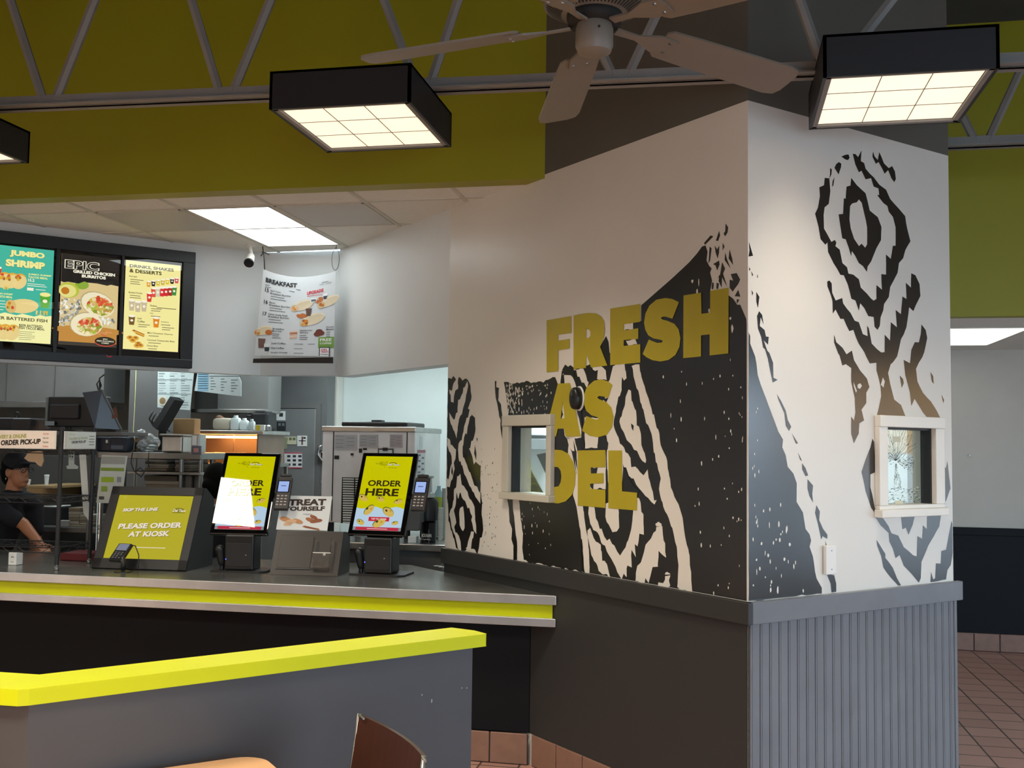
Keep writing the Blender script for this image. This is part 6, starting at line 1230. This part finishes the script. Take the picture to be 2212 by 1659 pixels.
t = thing('coffee_grinder', 'black machine on top of the heat station, left of the cooler door', 'machine', pY(575, 935, 7.650))
a, b = pY(548, 890, 7.700), pY(578, 890, 7.700); MB().box((a.x-.03, 7.700, ZJ), (b.x, 7.880, b.z), BLACK, .02).build('body', t); MB().box((a.x-.07, 7.710, ZJ+.13), (a.x, 7.870, b.z-.04), BLACK, .03).build('hopper', t); MB().box((a.x, 7.720, b.z-.001), (b.x-.03, 7.860, b.z+.02), GREYP, .008).build('lid', t)
t = thing('yellow_carton', 'yellow and white carton on the heat station', 'box', pY(560, 938, 7.450)); a, b = pY(550, 918, 7.420), pY(571, 918, 7.420)
MB().box((a.x, 7.420, ZJ), (b.x, 7.520, b.z), pr('#cfd0c8'), .003).build('carton', t); MB().box((a.x+.012, 7.417, ZJ+.002), (a.x+.045, 7.420, b.z-.002), pr('#c8b020')).build('label', t)
t = thing('steel_canister', 'grey canister beside the yellow carton', 'canister', pY(577, 938, 7.450)); c = pY(577, 918, 7.460); MB().lathe([(.03, 0), (.03, c.z-ZJ-.01), (.022, c.z-ZJ), (.001, c.z-ZJ)], STEELD, (c.x, 7.470, ZJ), n=20).build('body', t, 'edge')
kb('wall_dispenser', 'olive dispenser panel between heat station and cooler notices', 'dispenser', 577, 944, 611, 970, 8.3, .1, pr('#6a6a50'), None); 
# ice cream machine on the back counter
BZ = pY(900, 1176, 6.6).z; a, b = pY(700, 1176, 6.6), pY(962, 1176, 6.6)
t = thing('back_counter', 'stainless back counter under the ice machine, behind the right kiosk', 'counter', ((a.x+b.x)/2, 7, 0))
xr = min(b.x, -1.66); MB().box((a.x-.1, 6.6, BZ-.045), (xr, 7.7, BZ), STEEL, .004).build('worktop', t); MB().box((a.x-.06, 6.66, .1), (xr-.04, 7.66, BZ-.045), GREYP).build('cabinet', t); MB().box((a.x-.06, 6.72, 0), (xr-.04, 7.6, .1), BLACKM).build('plinth', t)
t = thing('ice_machine', 'big stainless ice machine with louvred vents behind the right kiosk', 'ice machine', pY(795, 1140, 7.0))
a, b = pY(697, 925, 6.95), pY(897, 925, 6.95); IM = mat('ice machine steel', '#ece8e6', .38, .10, var=.1, scale=4)
MB().box((a.x, 6.95, BZ+.10), (b.x, 7.62, b.z-.001), IM, .006).build('body', t); m = MB(); m.box((a.x-.006, 6.94, b.z-.03), (b.x+.006, 7.63, b.z+.008), STEEL, .006); m.build('top_rim', t)
for x in (a.x+.06, b.x-.06):
    for y in (7.0, 7.56): MB().cyl((x, y, BZ), (x, y, BZ+.1), .022, BLACKM, n=12).build('foot', t, 'edge')
l0, l1 = pY(737, 912, 7.05), pY(880, 912, 7.05); m = MB(); m.box((l0.x, 7.05, b.z+.008), (l1.x, 7.5, b.z+.045), BLACK, .012); q = pY(813, 908, 7.2); m.box((q.x-.04, 7.2, b.z+.044), (q.x+.04, 7.28, b.z+.062), BLACK, .006); m.build('lid', t)
for xx in (719, 878): x = pY(xx, 1000, 6.945).x; MB().box((x-.003, 6.946, BZ+.11), (x+.003, 6.951, b.z-.03), DARKG).build('panel_gap', t)
m = MB()
for i in range(19): q0, q1 = pY(741, 1034+5.2*i, 6.945), pY(765, 1034+5.2*i, 6.945); m.box((q0.x, 6.938, q0.z-.007), (q1.x, 6.95, q0.z+.0035), pr('#d8d8d4'), .002); m.box((q1.x+.01, 6.938, q0.z-.006), (q1.x+.05, 6.95, q0.z+.003), pr('#d8d8d4'), .002)
q0, q1 = pY(739, 1031, 6.946), pY(775, 1131, 6.946); m.box((q0.x, 6.944, q1.z), (q1.x+.03, 6.949, q0.z), DARKG); m.build('louvre_vent', t)
m = MB()
for x, y, w_, h_ in ((775, 969, 7, 9), (784, 968, 8, 4), (757, 979, 6, 5), (722, 984, 10, 8)): pb(m, x, y, x+w_, y+h_, 6.943, .006, BLACK, .001)
m.build('magnet', t)
for lab, x0, x1, y1, c in (('left', 722, 771, 971, '#b9b6b4'), ('middle', 776, 816, 966, '#b4b0ae'), ('right', 842, 869, 966, '#b8a8a8')):
    a_, b_ = pY(x0, y1, 6.944), pY(x1, 939, 6.944); pn = Panel(Fr((a_.x, 6.9435, a_.z), (1, 0, 0)), b_.x-a_.x, b_.z-a_.z); pn.rect(0, 0, 1, 1, pr(c), 0)
    for k in range(7): pn.rect(.06+.5*(k % 2), .10+.12*k, .4+.5*(k % 2), .13+.12*k, pr('#7c7a7c'), 2); pn.rect(.06, .12+.12*k, .9, .135+.12*k, pr('#94908f'), 1)
    o = pn.build('notice'); tag(o, lab+' of the three notices taped on the ice machine front', 'notice', 'notices on the ice machine')
t = thing('clipboard', 'clipboard hanging on the ice machine just above the right kiosk', 'clipboard', pY(833, 985, 6.93)); m = MB(); pb(m, 815, 969, 850, 1020, 6.932, .006, mat('brown board', '#4c4440', .6), .002); m.build('board', t); m = MB(); pb(m, 818, 972, 847, 1018, 6.930, .002, PAPER, 0); m.build('paper', t); m = MB(); pb(m, 826, 967, 837, 974, 6.924, .008, BLACK, .002); m.build('clip', t)
q0, q1 = pY(899, 943, 6.944), pY(922, 1040, 6.944); pn = Panel(Fr((b.x+.0015, 7.0, q1.z), (0, 1, 0)), .22, q0.z-q1.z)
pn.rect(.3, 0, .62, .28, pr('#cdd2d0')); pn.rect(.05, .30, .95, 1, pr('#d2cccb')); pn.rect(.05, .30, .95, .37, pr('#a86a72'), 2); pn.rect(.05, .93, .95, 1.0, pr('#a86a72'), 2)
for k in range(8): pn.rect(.12+.4*(k % 2), .40+.065*k, .40+.4*(k % 2), .44+.065*k, pr('#50607a'), 2)
o = pn.build('notice'); tag(o, 'tall red edged chart on the right side of the ice machine', 'notice')
# drinks corner right of the machine
t = thing('black_bin', 'black bin with white lettering on the back counter by the mural edge', 'bin', pY(922, 1172, 6.7)); a, b = pY(906, 1130, 6.68), pY(938, 1130, 6.68); r = (b.x-a.x)/2; c = Vector(((a.x+b.x)/2, 6.68+r, BZ)); h_ = b.z-BZ
MB().lathe([(r*.95, 0), (r, h_), (r*.9, h_), (r*.88, .01)], GLOSS, c, n=28).build('body', t, 'edge'); MB().text(Fr((c.x, 6.68-.002, BZ+h_*.30), (1, 0, 0)), 'BOUNAIN', 0, 0, .024, PAPER, 0, w=r*1.3, bold=.01, al='C').build('lettering', t); MB().text(Fr((c.x, 6.68-.002, BZ+h_*.17), (1, 0, 0)), 'Fresh Beans', 0, 0, .010, PAPER, 0, w=r*1.1, al='C').build('small_lettering', t)
t = thing('tea_dispenser', 'black and grey drink dispenser above the black bin', 'dispenser', pY(905, 1172, 6.9)); a, b = pY(900, 1095, 6.9), pY(934, 1095, 6.9)
MB().box((a.x, 6.97, BZ), (b.x, 7.2, b.z-.1), BLACK, .02).build('body', t); MB().box((a.x-.08, 6.80, b.z-.16), (a.x+.05, 6.93, b.z-.02), GREYP, .01).build('tray', t); c = Vector((b.x-.06, 7.0, b.z-.1)); MB().lathe([(.07, 0), (.075, .12), (.06, .15), (.03, .16)], mat('dark plastic', '#1e1a1c'), c, n=24).build('tank', t, 'edge'); MB().lathe([(.05, .16), (.045, .19), (.028, .20), (.026, .29), (.04, .30), (.04, .31), (.001, .31)], STEEL, c, n=24).build('pump', t, 'edge')
for i, (x, w, y0, cc, lab) in enumerate(((951, 11, 1098, '#c8d0cc', 'tall stack of clear cups by the mural edge'), (958, 9, 1062, '#b8bcb8', 'second stack of cups by the mural edge'))):
    a, b = pY(x-w/2, y0, 6.95+.1*i), pY(x+w/2, y0, 6.95+.1*i); r = (b.x-a.x)/2; m = MB(); z = BZ; k = 0
    while z < b.z: m.lathe([(r*.8, 0), (r, .02), (r, .024), (r*.8, .024)], pr(cc), ((a.x+b.x)/2, 6.95+.1*i+r, z), n=16); z += .022
    o = m.build('cup_stack', None, 'edge'); tag(o, lab, 'cup stack', 'cup stacks by the mural edge')
t = thing('spray_bottle', 'pale bottle with a green yellow label behind the cups', 'bottle', pY(946, 1068, 7.3)); a = pY(946, 1050, 7.3); MB().lathe([(.035, 0), (.035, a.z-BZ-.06), (.014, a.z-BZ-.02), (.014, a.z-BZ)], pr('#a8c4cc'), (a.x, 7.33, BZ), n=20).build('bottle', t, 'edge'); MB().lathe([(.0358, a.z-BZ-.2), (.0358, a.z-BZ-.08), (.035, a.z-BZ-.079)], pr('#b0b838'), (a.x, 7.33, BZ), n=20).build('label', t, 'edge')
kb('small_carton', 'small white carton low on the back counter', 'box', 881, 1159, 899, 1172, 6.68, .06, PAPER, BZ+.001, None, .002)
m = MB(); x0 = pY(706, 900, 8.9).x; x1 = pY(732, 900, 8.9).x; m.box((x0, 8.9, 0), (x0+.07, 8.99, 2.64), mat('pass room wall', '#c9d4d2')); m.box((x1-.05, 8.86, 0), (x1, 8.99, 2.64), PLW); struct(m, 'trim_4')
for i, y in enumerate((828, 873)): q = pY(724+0*i, y, 8.895); o = MB().box((q.x-.012, 8.89, q.z-.02), (q.x+.012, 8.90, q.z+.02), STEELD).build('wall_bolt'); tag(o, ('upper', 'lower')[i]+' bolt plate on the pale door jamb', 'bolt plate')
# ------------------------------------------------------------------ people in the kitchen
def blob(mb, name, parent, vox=.009, sm=4):
    o = mb.build(name, parent, True)
    r = o.modifiers.new('fuse', 'REMESH'); r.mode = 'VOXEL'; r.voxel_size = vox; r.use_smooth_shade = True
    s = o.modifiers.new('smooth', 'SMOOTH'); s.iterations = sm; s.factor = .5
    return o
def person(label, head, fx, floor_x, floor_y, arm_px=None, Yarm=6.4, lean=.1):
    """head: centre of the skull; the figure stands on the floor and faces along fx (unit vector)."""
    f = Vector(fx).normalized(); s = Vector((f.y, -f.x, 0)); H = Vector(head)
    t = thing('person', label, 'person', (floor_x, floor_y, 0))
    neck = H-f*.025-ZV*.13; chest = neck-f*lean*.4-ZV*.20; waist = chest-f*lean*.5-ZV*.30; hip = Vector((floor_x, floor_y, waist.z-.12))
    b = MB()
    b.ell(H+ZV*.02-f*.012, (.088, .072, .105), SKIN, Matrix((f, s, ZV)).transposed()); b.ell(H+f*.035-ZV*.055, (.055, .056, .062), SKIN, Matrix((f, s, ZV)).transposed())
    b.cap(H+f*.085-ZV*.02, H+f*.088+ZV*.025, .016, .009, SKIN); b.ell(H+f*.083-ZV*.062, (.018, .026, .010), SKIN, Matrix((f, s, ZV)).transposed()); b.ell(H+f*.068-ZV*.098, (.022, .028, .016), SKIN, Matrix((f, s, ZV)).transposed())
    for k in (-1, 1): b.ell(H+s*.073*k-f*.01-ZV*.01, (.022, .010, .034), SKIN, Matrix((f, s, ZV)).transposed())
    b.cap(neck-ZV*.02, H-ZV*.05-f*.02, .056, .05, SKIN); b.cap(chest, neck-ZV*.03, .13, .06, SKIN)
    b.cap(waist, chest, .125, .14, SKIN); b.cap(hip, waist, .14, .125, SKIN)
    for k in (-1, 1):
        b.cap(neck-ZV*.06+s*.03*k, neck-ZV*.10+s*.17*k, .055, .062, SKIN)
        kn = hip+s*.10*k-ZV*.42+f*.03; b.cap(hip+s*.09*k, kn, .085, .058, SKIN); b.cap(kn, Vector((kn.x, kn.y, .09))-f*.03, .056, .042, SKIN); b.cap(Vector((kn.x, kn.y, .045))-f*.03, Vector((kn.x, kn.y, .035))+f*.15, .04, .032, SKIN)
    SH = [neck-ZV*.11+s*(.17 if arm_px is None else .185)*k for k in (-1, 1)]; arms = []
    for k, S_ in zip((-1, 1), SH):
        if arm_px and k == 1: E_, Wr = pY(*arm_px[0], Yarm), pY(*arm_px[1], Yarm-.1)
        else: E_ = S_-ZV*.27+f*.01+s*.02*k; Wr = E_+f*.03-ZV*.24
        b.cap(S_, E_, .052, .042, SKIN); b.cap(E_, Wr, .043, .030, SKIN); arms.append((S_, E_, Wr))
        d = (Wr-E_).normalized(); sd = d.cross(ZV if abs(d.z) < .8 else f).normalized(); nrm = sd.cross(d)
        b.ell(Wr+d*.05, (.048, .040, .018), SKIN, Matrix((d, sd, nrm)).transposed())
        for i, (o_, L) in enumerate(((-.03, .062), (-.011, .075), (.009, .07), (.028, .055))):
            r0 = Wr+d*.085+sd*o_; m1 = r0+d*L*.55-nrm*.006; b.cap(r0, m1, .0095, .009, SKIN, 10); b.cap(m1, m1+(d-nrm*.6).normalized()*L*.5, .009, .0075, SKIN, 10)
        th = Wr+d*.035-sd*.04; b.cap(th, th+(d*.7-sd*.7)*.045, .011, .0095, SKIN, 10); b.cap(th+(d*.7-sd*.7)*.045, th+(d*.9-sd*.35)*.075, .0095, .008, SKIN, 10)
    blob(b, 'body', t, .008, 3)
    c = MB(); c.cap(chest-ZV*.02, neck-ZV*.055, .147, .075, CLOTH); c.cap(waist, chest, .142, .156, CLOTH); c.cap(hip-ZV*.04, waist, .15, .142, CLOTH)
    for k, (S_, E_, Wr) in zip((-1, 1), arms): c.cap(neck-ZV*.065+s*.04*k, S_, .068, .072, CLOTH); c.cap(S_, S_+(E_-S_)*.72, .07, .062, CLOTH)
    blob(c, 'shirt', t, .012, 4)
    c = MB()
    for k in (-1, 1):
        kn = hip+s*.10*k-ZV*.42+f*.03; c.cap(hip+s*.08*k-ZV*.02, kn, .105, .076, BLACKM); c.cap(kn, Vector((kn.x, kn.y, .12))-f*.03, .074, .06, BLACKM)
    blob(c, 'trousers', t, .014, 3)
    h_ = MB(); Mx = Matrix((f, s, ZV)).transposed(); h_.ell(H+ZV*.045-f*.025, (.098, .082, .098), HAIR, Mx); h_.ell(H-f*.06-ZV*.02, (.055, .074, .09), HAIR, Mx)
    h_.ell(H-f*.10-ZV*.01, (.05, .045, .05), HAIR, Mx)
    blob(h_, 'hair', t, .008, 2)
    e = MB()
    for k in (-1, 1):
        e.ell(H+f*.074+s*.030*k+ZV*.012, (.010, .012, .010), PAPER, Mx, 12); e.ell(H+f*.0815+s*.030*k+ZV*.012, (.004, .006, .006), DARKG, Mx, 10)
    e.build('eye', t, True)
    return t, H, f, s
hd = pY(37, 1018, 6.55)
t, H, f, s = person('kitchen worker in a black shirt and dark cap with glasses, behind the wire rack', hd, (1, -.18, 0), hd.x-.10, 6.62, ((50, 1132), (84, 1172)), 6.48, .25)
m = MB(); Mx = Matrix((f, s, ZV)).transposed(); m.ell(H+ZV*.065-f*.01, (.10, .086, .085), CLOTH, Mx); blob(m, 'cap', t, .008, 2)
m = MB(); m.fbox(Fr(H+f*.10+ZV*.06, s, f), -.06, -.02, -.004, .06, .06, .004, CLOTH, .003); m.build('cap_brim', t)
m = MB()
for k in (-1, 1): m.tube([H+f*.094+s*(.032*k+.024*cos(j*pi/6))+ZV*(.012+.018*sin(j*pi/6)) for j in range(12)], .0025, BLACK, 6, True); m.tube([H+f*.094+s*.056*k+ZV*.016, H+s*.082*k+ZV*.012-f*.01], .0022, BLACK, 6)
m.tube([H+f*.095-s*.01+ZV*.014, H+f*.095+s*.01+ZV*.014], .0025, BLACK, 6); m.build('glasses', t, True)
MB().ell(H+s*.084-f*.012-ZV*.05, (.005, .004, .008), STEEL, Mx, 10).build('earring', t, True)
hd = pY(474, 1044, 6.49)
t, H, f, s = person('second kitchen worker in black with dark hair, half hidden behind the left kiosk', hd, (.25, .97, 0), hd.x+.01, 6.49, None, 6.4, .03)
m = MB(); m.tube([H-ZV*.145+Matrix((f, s, ZV)).transposed() @ Vector((.075*cos(k*pi/8)-.03, .075*sin(k*pi/8), 0)) for k in range(16)], .008, pr('#b8c0be'), 8, True); m.build('collar', t, True)
